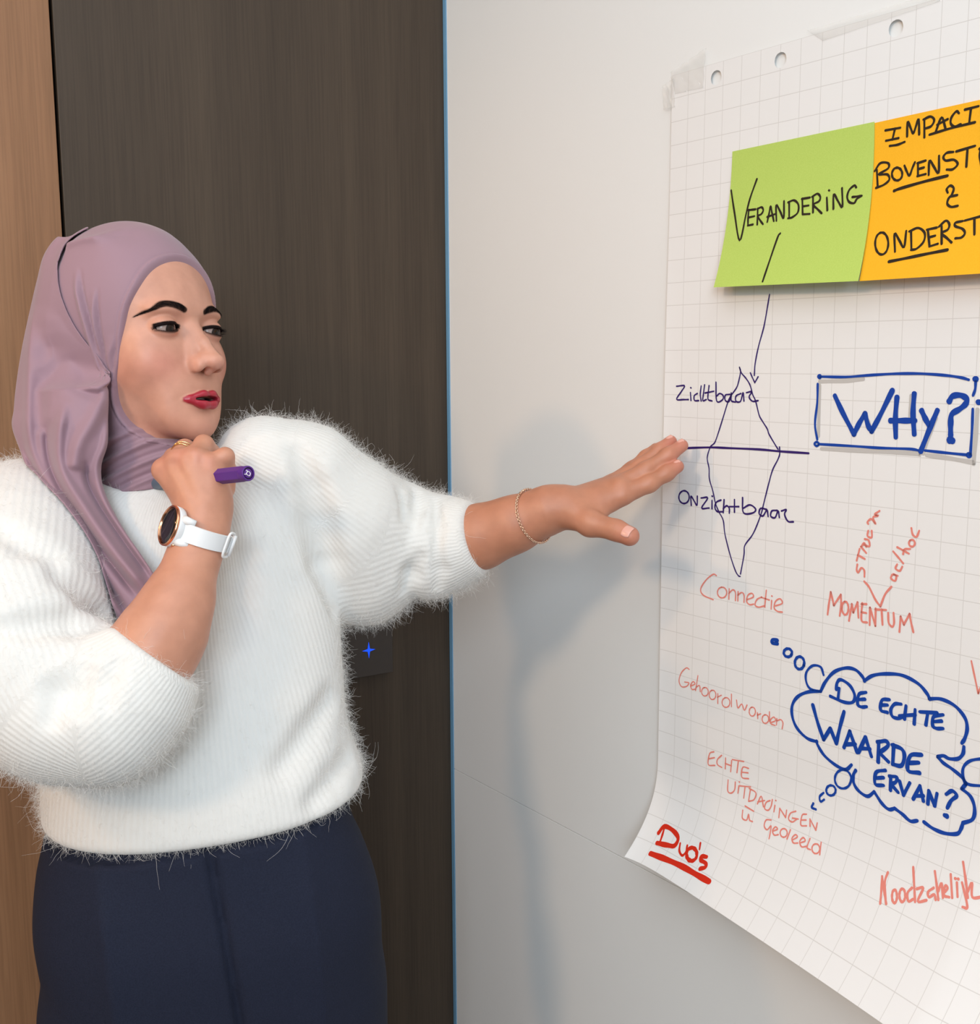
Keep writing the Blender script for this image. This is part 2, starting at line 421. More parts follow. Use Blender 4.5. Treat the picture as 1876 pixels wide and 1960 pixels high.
write('handwriting', note_g, sh_g, 1, 'black', 2.7, [
    [(436,1103),(455,1230),(485,1393),(520,1250),(545,1150),(585,1037)],
    [(538,1215),(534,1262),(533,1306)],[(535,1217),(577,1212)],[(535,1260),(570,1252)],[(532,1306),(562,1300)],
    [(590,1208),(587,1300)],[(588,1210),(612,1200),(622,1218),(610,1240),(590,1252),(605,1278),(620,1298)],
    [(645,1285),(656,1235),(664,1195),(672,1230),(683,1280)],[(645,1256),(690,1240)],
    [(698,1278),(697,1188),(720,1225),(740,1264),(742,1165)],
    [(772,1170),(772,1262)],[(766,1172),(800,1160),(825,1185),(822,1230),(790,1258),(766,1264)],
    [(848,1150),(850,1240)],[(845,1152),(892,1144)],[(850,1195),(884,1190)],[(850,1241),(890,1239)],
    [(910,1145),(910,1230)],[(905,1140),(935,1122),(952,1140),(945,1165),(912,1185),(935,1210),(960,1235)],
    [(990,1145),(993,1218)],dot(1004,1103,2),
    [(1028,1210),(1030,1125),(1055,1165),(1080,1198),(1078,1090)],
    [(1160,1085),(1150,1074),(1120,1100),(1108,1140),(1120,1170),(1148,1176),(1164,1152),(1190,1134)],[(1138,1141),(1165,1138),(1192,1134)],
    [(720,1352),(705,1375),(655,1520),(618,1630)]])
write('handwriting', note_o, sh_o, 1, 'black', 2.7, [
    [(1330,755),(1415,740)],[(1385,745),(1370,808)],[(1333,815),(1405,800)],
    [(1455,790),(1458,705),(1475,740),(1490,772),(1505,735),(1522,690),(1525,778)],
    [(1555,795),(1555,690)],[(1550,692),(1590,675),(1612,695),(1595,730),(1558,745)],
    [(1620,765),(1655,680),(1677,742)],[(1630,722),(1690,690)],
    [(1755,655),(1740,645),(1712,680),(1708,715),(1730,733),(1765,720)],
    [(1790,635),(1868,615)],[(1825,630),(1815,710)],[(1355,845),(1400,838),(1440,822)],[(1585,780),(1700,745),(1848,708)],
    [(1280,985),(1285,1085)],[(1268,990),(1300,945),(1345,945),(1345,975),(1290,1010),(1340,1010),(1352,1040),(1320,1070),(1275,1088)],
    ell(1397,1008,30,37,3.6),[(1440,960),(1452,990),(1468,1017),(1485,975),(1500,940)],
    [(1518,945),(1518,1018)],[(1515,945),(1562,930)],[(1518,980),(1552,970)],[(1515,1020),(1562,1008)],
    [(1580,1012),(1585,930),(1610,965),(1637,1002),(1640,903)],
    [(1722,880),(1685,885),(1665,910),(1680,930),(1725,925),(1748,950),(1720,980),(1685,982)],
    [(1740,877),(1848,845)],[(1805,860),(1798,965)],[(1885,845),(1876,900),(1884,955)],[(1874,862),(1915,838),(1925,870),(1885,900),(1925,945)],
    (3.4,[(1380,1105),(1420,1090),(1560,1050),(1688,1018)]),
    [(1690,1115),(1685,1095),(1705,1075),(1725,1090),(1715,1125),(1695,1150),(1688,1180),(1710,1198),(1748,1192)],[(1705,1138),(1745,1130)],
    ell(1308,1410,38,64,4.4),[(1385,1457),(1383,1352),(1410,1392),(1437,1432),(1450,1338)],
    [(1478,1345),(1480,1440)],[(1468,1340),(1520,1320),(1557,1350),(1550,1400),(1510,1440),(1478,1447)],
    [(1575,1330),(1585,1425)],[(1570,1330),(1627,1318)],[(1580,1375),(1617,1365)],[(1585,1427),(1632,1412)],
    [(1655,1310),(1655,1412)],[(1640,1312),(1680,1278),(1700,1300),(1690,1330),(1655,1350),(1685,1378),(1712,1404)],
    [(1777,1280),(1735,1290),(1735,1310),(1775,1325),(1790,1350),(1770,1375),(1735,1380)],
    [(1790,1277),(1880,1253)],[(1845,1265),(1845,1357)],
    (3.4,[(1350,1515),(1450,1495),(1570,1470),(1688,1447)])])
def w_(crop, ink, w, st, lift=0.0004): return write('handwriting', sheet, paper, crop, ink, w, st, lift)
w_(2, 'purple', 2.0, [
    [(658,72),(645,150),(625,260),(595,370),(575,470),(570,540)],[(547,525),(560,555),(573,582)],[(592,548),(573,582)],
    [(484,493),(490,520),(478,580),(465,615),(430,665),(412,710),(375,830),(345,920),(330,940),(315,955),(300,1000),(298,1030),(308,1080),(310,1140),(330,1210),(345,1280),(365,1330),(390,1380),(400,1460),(430,1580),(460,1670),(478,1700),(488,1704)],
    [(484,493),(495,525),(520,555),(540,585),(550,610),(560,650),(578,690),(598,770),(620,810),(645,850),(655,880),(690,940),(708,968)],
    [(716,955),(717,995),(705,1030),(675,1090),(650,1180),(625,1280),(610,1340),(580,1420),(555,1470),(515,1525),(510,1580),(490,1690)],
    (3.0,[(150,962),(310,957),(420,961),(600,969),(720,980),(884,991)])])
w_(2, 'purple', 2.3, [
    [(120,603),(165,600),(150,630),(120,678),(160,680),(188,680)],[(200,640),(203,685)],dot(203,612,2),
    [(240,645),(222,658),(224,685),(248,686)],[(262,602),(257,650),(262,688)],[(282,595),(275,650),(272,686),(292,680)],
    [(308,600),(302,650),(303,680),(325,688)],[(285,642),(335,632)],
    [(348,580),(352,688),(385,682),(390,658),(370,645),(352,660)],
    [(428,650),(402,655),(402,685),(425,690),(438,640),(436,685),(460,695)],
    [(492,645),(464,660),(464,690),(490,690),(505,640),(510,688)],[(525,640),(555,635),(540,665),(560,690),(592,686)]])
w_(2, 'purple', 2.5, [
    ell(163,1245,30,37,4.0),[(205,1292),(203,1240),(222,1268),(238,1292),(240,1240)],[(262,1250),(300,1250),(265,1308),(308,1308)],
    [(325,1265),(325,1312)],dot(327,1240,2),[(377,1262),(350,1275),(342,1305),(355,1328),(385,1330)],
    [(395,1260),(390,1335)],[(390,1312),(410,1295),(425,1310),(425,1337)],[(455,1260),(455,1332)],[(427,1300),(480,1300)],
    [(502,1248),(507,1335),(560,1337),(578,1315),(545,1290),(505,1310)],[(642,1317),(607,1310),(598,1340),(620,1354),(643,1320),(650,1356)],
    [(702,1322),(672,1325),(665,1355),(690,1364),(708,1325),(715,1362)],[(728,1325),(755,1318),(745,1345),(765,1385),(796,1388)]])
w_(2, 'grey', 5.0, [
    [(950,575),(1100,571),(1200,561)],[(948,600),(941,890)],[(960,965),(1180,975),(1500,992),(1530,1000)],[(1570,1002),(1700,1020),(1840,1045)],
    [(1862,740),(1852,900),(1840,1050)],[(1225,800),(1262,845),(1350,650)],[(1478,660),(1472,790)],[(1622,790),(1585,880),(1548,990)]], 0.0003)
w_(2, 'blue', 3.2, [
    [(960,547),(1100,549),(1250,538),(1400,530),(1540,530),(1680,540),(1770,553),(1812,565)],[(938,590),(935,700),(922,820),(935,910)],
    [(945,938),(1150,950),(1300,960),(1470,966),(1525,975)],[(1560,975),(1680,988),(1800,1000)],[(1836,735),(1832,850),(1822,1000)],
    ell(948,547,7,8),ell(932,937,12,11),(6.5,dot(1815,1002,3)),(6.5,dot(1853,562,3)),[(1853,575),(1850,620),(1838,655)],(6,dot(1870,695,3))], 0.0006)
w_(2, 'blue', 6.6, [
    [(1038,660),(1085,760),(1148,880)],[(1148,880),(1178,818),(1212,762)],[(1212,762),(1230,830),(1250,863)],[(1250,863),(1300,770),(1370,628)],
    [(1397,668),(1388,780),(1390,895)],[(1360,802),(1430,802),(1500,802)],[(1497,648),(1490,760),(1497,878)],
    [(1540,745),(1560,788),(1583,830)],[(1630,745),(1590,840),(1535,978)],
    [(1700,690),(1720,660),(1765,655),(1800,675),(1795,705),(1760,735),(1715,765),(1708,820),(1708,885)],(9,dot(1710,915,4))], 0.0006)
w_(3, 'salmon', 2.1, [
    [(398,415),(380,408),(340,440),(310,490),(325,525),(380,550)],ell(430,510,26,30,4.5),[(470,490),(468,547)],[(468,515),(490,495),(505,510),(505,555)],
    [(520,505),(518,557)],[(518,525),(540,510),(553,525),(553,564)],[(570,550),(605,535),(598,515),(575,525),(568,560),(585,578),(607,575)],
    [(652,535),(625,550),(615,580),(635,592),(667,585)],[(678,498),(672,560),(670,592)],[(652,538),(695,552)],[(708,555),(705,602)],dot(710,530,2),
    [(730,585),(768,570),(755,545),(730,560),(722,595),(740,615),(768,620)]])
w_(3, 'salmon', 2.8, [
    [(1022,633),(1030,570),(1040,508)],[(1040,508),(1050,550),(1057,582)],[(1057,582),(1077,552),(1096,522)],[(1096,522),(1098,580),(1090,640)],ell(1121,598,18,37,4.5),
    [(1142,668),(1150,620),(1158,575)],[(1158,575),(1166,622)],[(1166,622),(1190,565)],[(1190,565),(1195,650)],
    [(1217,570),(1212,620),(1214,670),(1243,678)],[(1212,575),(1240,575)],[(1212,620),(1238,625)],[(1258,692),(1260,595)],[(1260,595),(1290,697)],[(1290,697),(1292,600)],
    [(1290,605),(1350,608)],[(1325,605),(1330,690)],[(1362,625),(1365,680),(1385,702),(1395,680),(1392,625)],
    [(1425,730),(1432,645)],[(1432,645),(1450,690)],[(1450,690),(1482,630)],[(1482,630),(1490,675),(1503,732)],
    [(1228,448),(1255,480),(1290,550),(1318,588)],[(1318,588),(1345,520),(1380,478)]])
w_(2, 'salmon', 2.6, [
    [(1208,1705),(1207,1670),(1190,1655),(1172,1682),(1163,1665),(1167,1635)],[(1163,1612),(1180,1545)],[(1170,1580),(1210,1603)],
    [(1188,1532),(1218,1568)],[(1190,1535),(1205,1510),(1218,1532)],[(1205,1520),(1237,1530),(1232,1495),(1210,1488)],
    [(1230,1440),(1226,1470),(1250,1478),(1250,1440)],[(1230,1400),(1226,1388),(1248,1372),(1272,1400),(1258,1362),(1290,1352),(1268,1345),(1295,1325)]])
w_(2, 'salmon', 2.6, [
    [(1368,1695),(1362,1715),(1385,1730),(1392,1702),(1370,1690),(1400,1700)],[(1397,1635),(1388,1658),(1412,1672),(1427,1648)],[(1375,1560),(1405,1595),(1432,1628)],
    [(1398,1535),(1430,1552),(1465,1572)],[(1432,1575),(1440,1548),(1472,1545)],ell(1483,1512,17,20,4.0),[(1480,1425),(1488,1462),(1510,1475),(1525,1440)]])
w_(4, 'salmon', 1.8, [
    [(385,217),(370,210),(345,235),(333,275),(345,305),(370,305),(384,287),(362,282)],[(395,302),(415,292),(405,280),(392,300),(400,320),(418,318)],
    [(430,250),(418,326)],[(420,310),(438,300),(442,332)],ell(466,332,17,22,4.4),ell(505,348,17,24,4.4),[(532,342),(532,392)],[(530,360),(550,350)],ell(574,387,20,25,4.4),[(602,345),(602,408)],
    [(628,375),(635,415),(655,395),(668,427),(682,400)],ell(709,434,16,23,4.4),[(735,440),(737,470)],[(735,452),(752,445)],ell(776,472,17,22,4.4),[(797,435),(797,484)],
    [(805,490),(828,480),(820,462),(803,475),(803,495),(826,505)],[(835,470),(833,502)],[(835,482),(855,475),(866,492),(862,522)]])
w_(4, 'salmon', 2.0, [
    [(512,640),(490,650),(483,705),(517,710)],[(487,676),(515,670)],[(552,658),(530,680),(530,705),(552,720)],[(572,672),(570,727)],[(603,685),(598,742)],[(570,700),(602,712)],
    [(607,680),(665,690)],[(637,690),(630,747)],[(690,725),(660,720),(655,770),(690,778)],[(658,745),(687,748)]])
w_(4, 'salmon', 2.0, [
    [(585,785),(583,840),(600,852),(618,835),(622,795)],[(640,815),(635,852)],dot(643,795,2),[(645,815),(700,820)],[(672,818),(665,877)],[(700,830),(690,890)],
    [(693,828),(727,850),(718,885),(690,894)],[(735,907),(755,868),(766,922)],[(737,897),(772,890)],[(800,890),(780,900),(772,930),(790,940),(805,920),(812,885)],
    [(825,915),(820,947)],dot(830,890,2),[(845,977),(850,930)],[(850,930),(880,977)],[(880,977),(885,940)],[(932,945),(905,955),(895,985),(915,1000),(937,985)],[(915,980),(945,985)],
    [(987,960),(965,965),(958,1015),(987,1020)],[(962,990),(985,990)],[(1005,1022),(1005,985)],[(1005,985),(1035,1042)],[(1035,1042),(1042,1005)]])
w_(4, 'salmon', 2.0, [
    [(672,918),(716,945)],[(660,940),(658,980),(680,990),(690,960),(695,990),(710,998)],[(805,990),(780,990),(770,1020),(785,1040),(805,1020),(800,1060),(795,1085)],
    [(815,1047),(838,1037),(828,1025),(812,1045),(822,1067),(842,1065)],ell(870,1056,18,22,4.4),[(905,1040),(887,1087)],[(915,1092),(940,1077),(930,1065),(912,1085),(920,1107),(942,1108)],
    [(955,1107),(980,1097),(970,1080),(952,1100),(962,1127),(987,1125)],[(1005,1085),(990,1130),(1007,1142)],ell(1035,1137,20,25,4.4),[(1062,1105),(1055,1167)]])
w_(4, 'salmon', 2.2, [[(1833,175),(1850,255),(1868,340)],[(1868,340),(1885,300),(1893,265)]])
w_(4, 'blue', 4.4, [
    (5,[(838,68),(815,65),(812,82),(838,85)]),(4,ell(892,132,21,21)),(4,ell(952,184,24,32)),(3.4,[(1075,245),(1060,205),(1020,198),(988,230),(985,275),(1005,315),(1055,330)]),
    [(1060,330),(1085,280),(1130,230),(1190,210),(1240,220),(1275,255),(1285,277)],[(1285,275),(1330,248),(1400,240),(1480,248),(1560,290),(1605,340),(1620,370)],
    [(1618,368),(1680,370),(1750,405),(1800,465),(1812,520),(1800,570),(1785,595)],[(1795,615),(1790,650),(1765,675),(1720,675),(1690,660),(1662,665)],[(1662,667),(1690,697),(1735,728),(1785,770),(1805,805)],
    (3.6,[(1890,675),(1830,685),(1795,715),(1790,760),(1815,805),(1890,815)]),[(1805,805),(1785,830)],[(1785,830),(1830,870),(1850,930),(1840,985),(1790,1005)],[(1790,1005),(1780,1035),(1760,1060),(1700,1058),(1640,1035),(1590,1000)],
    [(1555,993),(1520,995),(1480,960),(1440,930)],[(1440,930),(1410,935),(1375,905),(1335,845)],[(1335,845),(1300,868),(1255,840),(1230,800),(1228,760),(1240,735)],
    [(1218,707),(1190,730),(1140,710),(1080,660),(1045,605),(1040,585)],[(1040,588),(990,570),(940,520),(915,460),(915,400),(945,355),(1000,332),(1060,330)],
    (3.2,ell(1175,780,42,48)),(3.2,ell(1113,838,24,26)),(3,[(1075,850),(1055,870),(1060,895),(1078,885)]),(3.4,[(1022,905),(1015,925),(1035,935)])], 0.0006)
w_(4, 'blue', 4.4, [
    [(1155,315),(1150,362)],[(1140,320),(1145,285),(1165,270),(1210,300),(1235,350),(1225,385),(1180,385),(1110,355)],[(1292,335),(1257,345),(1250,395),(1270,410),(1295,408)],[(1252,372),(1287,370)],
    [(1412,372),(1375,375),(1368,425),(1402,438)],[(1370,400),(1402,400)],[(1472,395),(1440,395),(1420,425),(1430,460),(1465,468),(1482,455)],[(1498,405),(1490,472)],[(1545,425),(1540,497)],[(1465,455),(1545,450)],
    [(1570,435),(1657,440)],[(1610,440),(1600,502)],[(1687,450),(1640,460),(1635,505),(1655,520),(1687,520)],[(1640,485),(1680,482)]], 0.0006)
w_(4, 'blue', 5.2, [
    [(1020,400),(1045,490),(1075,577)],[(1075,577),(1110,520)],[(1110,520),(1140,597)],[(1140,597),(1160,510),(1180,435)],[(1180,617),(1210,535)],[(1210,535),(1247,642)],[(1190,602),(1237,600)],
    [(1255,642),(1290,565)],[(1290,565),(1320,662)],[(1270,622),(1312,625)],[(1358,590),(1355,692)],[(1352,590),(1395,585),(1405,610),(1360,645)],[(1362,645),(1407,690)],
    [(1435,605),(1430,702)],[(1428,605),(1475,625),(1490,660),(1475,710),(1430,704)],[(1577,655),(1520,660),(1508,735),(1567,748)],[(1512,697),(1562,695)]], 0.0006)
w_(4, 'blue', 4.6, [
    [(1392,735),(1345,745),(1340,805),(1382,812)],[(1342,775),(1382,772)],[(1420,765),(1418,837)],[(1413,765),(1450,770),(1445,795),(1420,805)],[(1420,805),(1457,847)],[(1465,790),(1485,862)],[(1485,862),(1517,800)],
    [(1535,882),(1570,815)],[(1570,815),(1587,892)],[(1547,867),(1587,865)],[(1610,907),(1615,840)],[(1615,840),(1645,917)],[(1645,917),(1657,855)],[(1705,857),(1735,840),(1758,865),(1730,890),(1710,927)],(6,dot(1703,968,4))], 0.0006)
w_(5, 'red', 5.0, [
    (3.5,[(345,215),(335,250),(322,288)]),(6,[(318,237),(345,207),(385,225),(412,262),(395,300),(360,298),(310,287)]),(3.2,[(422,290),(418,325),(432,348),(450,330),(456,300)]),ell(478,342,25,32,4.4),
    (3,[(520,288),(516,317)]),(5,[(550,355),(525,352),(522,370),(545,385),(545,405),(518,412)]),(6.5,[(278,338),(350,365),(430,400),(500,440),(563,475)])])
w_(5, 'salmon', 3.0, [
    [(1393,580),(1398,520),(1402,450)],[(1402,450),(1412,520),(1422,582)],[(1420,580),(1415,480),(1430,430)],ell(1462,546,12,32,4.4),ell(1500,541,14,32,4.4),[(1547,505),(1525,530),(1530,570),(1552,560)],[(1553,405),(1558,500),(1562,572)],
    [(1570,510),(1602,505),(1575,570),(1617,565)],[(1652,505),(1625,525),(1630,550),(1655,537),(1662,562)],[(1658,425),(1668,500),(1675,562)],[(1675,520),(1690,482),(1697,552)],
    [(1700,530),(1720,507),(1708,495),(1702,540),(1727,550)],[(1735,440),(1742,552)],[(1765,480),(1768,547)],[(1790,480),(1805,540),(1815,600),(1793,598)],dot(1758,460,2),dot(1772,462,2),
    [(1795,380),(1808,470),(1818,552)],[(1818,522),(1838,480),(1840,550),(1890,548)]])
# --- clear tape
m_tape = mat('clear_tape', rgb(240, 237, 231), 0.15, alpha=0.14)
def tape(name, quad_px, label, crumple, base=0.0052):
    sh = Sheet(lambda s, z: 0.0, base)
    c = [np.array(sh.sz(*q)) for q in quad_px]
    N = 14; V, Fc = [], []
    for j in range(N + 1):
        for i in range(N + 1):
            u, v = i / N, j / N
            q = (c[0] * (1 - u) + c[1] * u) * (1 - v) + (c[3] * (1 - u) + c[2] * u) * v
            h = crumple * (math.sin(u * 9 + v * 4) * math.sin(v * 7 - u * 5) + 0.6 * math.sin(u * 23 - v * 17)) * 0.5
            V.append(sh.p3(q[0], q[1], h))
    for j in range(N):
        for i in range(N): Fc.append((j * (N + 1) + i, j * (N + 1) + i + 1, (j + 1) * (N + 1) + i + 1, (j + 1) * (N + 1) + i))
    o = mesh_obj(name, V, Fc, m_tape, smooth=True)
    md = o.modifiers.new('thickness', 'SOLIDIFY'); md.thickness = 0.00008
    return tag(o, label, 'tape', 'clear tape on the flip chart')
tape('tape_strip', [(1284, 138), (1352, 92), (1346, 168), (1292, 180)], 'crumpled clear tape over the top left corner of the flip chart sheet', 0.0016)
tape('tape_strip', [(1268, 165), (1290, 150), (1292, 205), (1270, 210)], 'wrinkled clear tape down the left edge of the flip chart sheet', 0.0012, 0.0056)
tape('tape_strip', [(1545, 58), (1800, -16), (1800, 2), (1575, 78)], 'long flat clear tape along the top edge of the flip chart sheet', 0.0006)
# ================================================================== implicit surfaces
def smin(a, b, k):
    h = np.maximum(k - np.abs(a - b), 0.0) / k
    return np.minimum(a, b) - h * h * k * 0.25
def smax(a, b, k): return -smin(-a, -b, k)
def sd_sph(p, c, r):
    q = p - np.asarray(c, np.float32); return np.sqrt(np.einsum('ij,ij->i', q, q)) - r
def sd_ell(p, c, r, rot=None):
    q = p - np.asarray(c, np.float32)
    if rot is not None: q = q @ np.asarray(rot, np.float32)      # columns of rot: the ellipsoid axes
    r = np.asarray(r, np.float32)
    q = q / r; k0 = np.sqrt(np.einsum('ij,ij->i', q, q)); q = q / r; k1 = np.sqrt(np.einsum('ij,ij->i', q, q)) + 1e-9
    return k0 * (k0 - 1) / k1
def sd_cone(p, a, b, ra, rb):
    """capsule with linearly changing radius"""
    a = np.asarray(a, np.float32); b = np.asarray(b, np.float32); ba = b - a
    pa = p - a; bb = ba @ ba; m = pa @ ba; t = np.clip(m / bb, 0, 1)
    d2 = np.einsum('ij,ij->i', pa, pa) - t * (2 * m - t * bb)
    return np.sqrt(np.maximum(d2, 0)) - (ra + (rb - ra) * t)
def interp(z, zs, vs):
    """smooth interpolation of a profile (zs ascending)"""
    zs = np.asarray(zs, float); vs = np.asarray(vs, float)
    if not hasattr(interp, 'c'): interp.c = {}
    key = (zs.tobytes(), vs.tobytes())
    if key not in interp.c:
        n = len(zs); d = np.diff(vs) / np.diff(zs); m = np.zeros(n); m[1:-1] = (d[:-1] + d[1:]) / 2; m[0] = d[0]; m[-1] = d[-1]
        fz = np.linspace(zs[0], zs[-1], 800); i = np.clip(np.searchsorted(zs, fz) - 1, 0, n - 2)
        h = zs[i + 1] - zs[i]; t = (fz - zs[i]) / h
        fv = (2*t**3-3*t**2+1)*vs[i] + (t**3-2*t**2+t)*h*m[i] + (-2*t**3+3*t**2)*vs[i+1] + (t**3-t**2)*h*m[i+1]
        interp.c[key] = (fz, fv)
    fz, fv = interp.c[key]
    return np.interp(z, fz, fv).astype(np.float32)
def surf(f, lo, hi, h, C=4, slack=1.6, newton=2):
    """mesh of f = 0 (surface nets on a sparse band); returns verts, quads facing outwards"""
    lo = np.asarray(lo, float); hi = np.asarray(hi, float); H = C * h
    nc = np.ceil((hi - lo) / H).astype(int)
    ax = [lo[i] + (np.arange(nc[i]) + 0.5) * H for i in range(3)]
    g = np.stack(np.meshgrid(*ax, indexing='ij'), -1).reshape(-1, 3).astype(np.float32)
    fc = np.concatenate([f(g[i:i + 400000]) for i in range(0, len(g), 400000)])
    act = np.abs(fc) < H * 0.87 * slack
    big = np.where(fc < 0, -1e3, 1e3).astype(np.float32).reshape(nc)
    Fd = np.repeat(np.repeat(np.repeat(big, C, 0), C, 1), C, 2)
    ai = np.stack(np.unravel_index(np.nonzero(act)[0], nc), -1)
    off = np.stack(np.meshgrid(*[np.arange(C)] * 3, indexing='ij'), -1).reshape(-1, 3)
    ni = (ai[:, None, :] * C + off[None]).reshape(-1, 3)
    for i in range(0, len(ni), 400000):
        b = ni[i:i + 400000]
        Fd[b[:, 0], b[:, 1], b[:, 2]] = f((lo + (b + 0.5) * h).astype(np.float32))
    ins = Fd < 0
    s = ins.astype(np.int8)
    cnt = sum(s[i:s.shape[0]-1+i, j:s.shape[1]-1+j, k:s.shape[2]-1+k] for i in (0, 1) for j in (0, 1) for k in (0, 1))
    ci = np.stack(np.nonzero((cnt > 0) & (cnt < 8)), -1)
    vid = np.full(cnt.shape, -1, np.int32); vid[ci[:, 0], ci[:, 1], ci[:, 2]] = np.arange(len(ci))
    cor = [(i, j, k) for i in (0, 1) for j in (0, 1) for k in (0, 1)]
    val = np.stack([Fd[ci[:, 0]+i, ci[:, 1]+j, ci[:, 2]+k] for i, j, k in cor], -1)
    acc = np.zeros((len(ci), 3)); num = np.zeros(len(ci))
    for a in range(8):
        for b in range(a + 1, 8):
            ca, cb = np.array(cor[a]), np.array(cor[b])
            if np.abs(ca - cb).sum() != 1: continue
            va, vb = val[:, a], val[:, b]; m = (va < 0) != (vb < 0)
            t = np.where(m, va / np.where(va - vb == 0, 1, va - vb), 0)
            acc += np.where(m[:, None], ca + t[:, None] * (cb - ca), 0); num += m
    V = lo + (ci + acc / np.maximum(num, 1)[:, None] + 0.5) * h
    quads = []
    for axis in range(3):
        sl0 = [slice(None)] * 3; sl1 = [slice(None)] * 3; sl0[axis] = slice(0, -1); sl1[axis] = slice(1, None)
        e = np.stack(np.nonzero(ins[tuple(sl0)] != ins[tuple(sl1)]), -1)
        o1, o2 = (axis + 1) % 3, (axis + 2) % 3
        e = e[(e[:, o1] > 0) & (e[:, o2] > 0) & (e[:, o1] < cnt.shape[o1]) & (e[:, o2] < cnt.shape[o2])]
        def vx(d1, d2):
            q = e.copy(); q[:, o1] -= d1; q[:, o2] -= d2; return vid[q[:, 0], q[:, 1], q[:, 2]]
        qd = np.stack([vx(1, 1), vx(0, 1), vx(0, 0), vx(1, 0)], -1)
        inside0 = ins[e[:, 0], e[:, 1], e[:, 2]]
        qd[~inside0] = qd[~inside0][:, ::-1]
        quads.append(qd)
    Q = np.concatenate(quads); Q = Q[(Q >= 0).all(1)]
    for _ in range(newton):
        G, v0 = grad(f, V, h * 0.5)
        st = v0[:, None] * G / np.maximum((G * G).sum(-1, keepdims=True), 0.15)
        ln = np.linalg.norm(st, axis=1, keepdims=True); V = V - st * np.minimum(1, 0.6 * h / np.maximum(ln, 1e-9))
    return V, Q
def grad(f, V, e):
    V = V.astype(np.float32); v0 = f(V); G = np.zeros((len(V), 3))
    for a in range(3):
        d = np.zeros(3, np.float32); d[a] = e
        G[:, a] = (f(V + d) - f(V - d)) / (2 * e)
    return G, v0
def push_out(V, f, gap, it=4, e=0.002):
    """move points that lie closer than gap to f = 0 outwards"""
    V = np.array(V, float)
    for _ in range(it):
        G, v = grad(f, V, e)
        G /= np.linalg.norm(G, axis=1, keepdims=True) + 1e-9
        V += G * np.maximum(gap - v, 0)[:, None]
    return V
def smooth_mesh(V, Q, it=2, lam=0.5):
    V = V.copy(); n = len(V)
    ed = np.concatenate([Q[:, [i, (i + 1) % Q.shape[1]]] for i in range(Q.shape[1])])
    for _ in range(it):
        acc = np.zeros_like(V); c = np.zeros(n)
        for a in range(3):
            acc[:, a] = np.bincount(ed[:, 0], V[ed[:, 1], a], n) + np.bincount(ed[:, 1], V[ed[:, 0], a], n)
        c = np.bincount(ed[:, 0], minlength=n) + np.bincount(ed[:, 1], minlength=n)
        V += lam * (acc / np.maximum(c, 1)[:, None] - V)
    return V

def depth_at(f, px, py, d0=.86, d1=1.5, step=.0015):
    """depth of the first surface along the ray through a picture point"""
    d = np.arange(d0, d1, step); v = f((CAM + ray(px, py) * d[:, None]).astype(np.float32))
    i = np.nonzero(v < 0)[0]
    return None if len(i) == 0 else d[i[0]]
# ================================================================== the person: head
def head_frame(psi, th, ro):
    psi, th, ro = map(math.radians, (psi, th, ro))
    fwd = np.array([math.sin(psi) * math.cos(th), -math.cos(psi) * math.cos(th), math.sin(th)])
    left = np.array([math.cos(psi), math.sin(psi), 0]); up = np.cross(fwd, left)
    return left * math.cos(ro) + up * math.sin(ro), fwd, -left * math.sin(ro) + up * math.cos(ro)
H_X, H_Y, H_Z = head_frame(61.0, 8.5, -2.7)            # her left, forward, up
H_O = P(354.3, 629.6, 1.110)
H_M = np.stack([H_X, H_Y, H_Z], 0)                       # local (mm) -> world
def h2w(p): return H_O + (np.asarray(p, float) / 1000.0) @ H_M
def w2h(p): return ((np.asarray(p) - H_O.astype(np.float32)) @ H_M.T.astype(np.float32)) * 1000.0
HZ  = [-130, -118, -112, -104, -95, -84, -75, -66, -58, -50, -38, -25, -10, 0, 10, 20, 35, 50, 65, 80, 95]
HF  = [-60, -22, -8, 2, 6, 9, 12.5, 16.5, 18, 17.5, 15, 13, 12, 12, 14, 15.5, 12.5, 6.5, -4, -20, -42]
HWZ = [-130, -118, -110, -100, -90, -78, -65, -50, -35, -20, -5, 10, 25, 40, 55, 70, 85, 95]
HW  = [6, 16, 24, 32, 39.5, 46, 51, 55.5, 58.5, 60.5, 61.5, 62, 62, 61, 58, 53, 46, 38]
HPZ = [-130, -100, -70, -40, -10, 20, 60, 95]
HP  = [2.0, 1.9, 1.85, 1.88, 1.95, 2.0, 2.0, 2.0]
EYE = (31.5, 1.0, -1.5); EYE_R = 12.2
def mouth_parts(x, q):
    def chain(pts, k):
        d = None
        for a, b in zip(pts[:-1], pts[1:]):
            e = sd_cone(q, a[:3], b[:3], a[3], b[3]); d = e if d is None else smin(d, e, k)
        return d
    up = chain([(25, 8.4, -72.8, 0.8), (19, 14.4, -72.1, .6), (12, 18.2, -70.7, 1.3), (6, 20.8, -68.9, 2.2), (0, 21.2, -69.4, 2.1)], 7)
    lo = chain([(25, 8.4, -73.4, 0.8), (19, 13.8, -74.6, .8), (12, 17.0, -77.0, 2.0), (6, 18.8, -79.0, 3.4), (0, 19.4, -79.4, 3.6)], 7)
    return up, lo
def almond(ax, z):
    dx = ax - EYE[0] - 0.8; t = np.clip(dx / 15.6, -1, 1)
    base = -1.9 - 0.9 * t
    up = base + 2.1 * (1 - np.abs(t) ** 2.4) * (1 - 0.12 * t); lo = base - 4.4 * (1 - np.abs(t) ** 2.2)
    return np.maximum(np.maximum(z - up, lo - z), np.abs(dx) - 15.6), z - up, lo - z
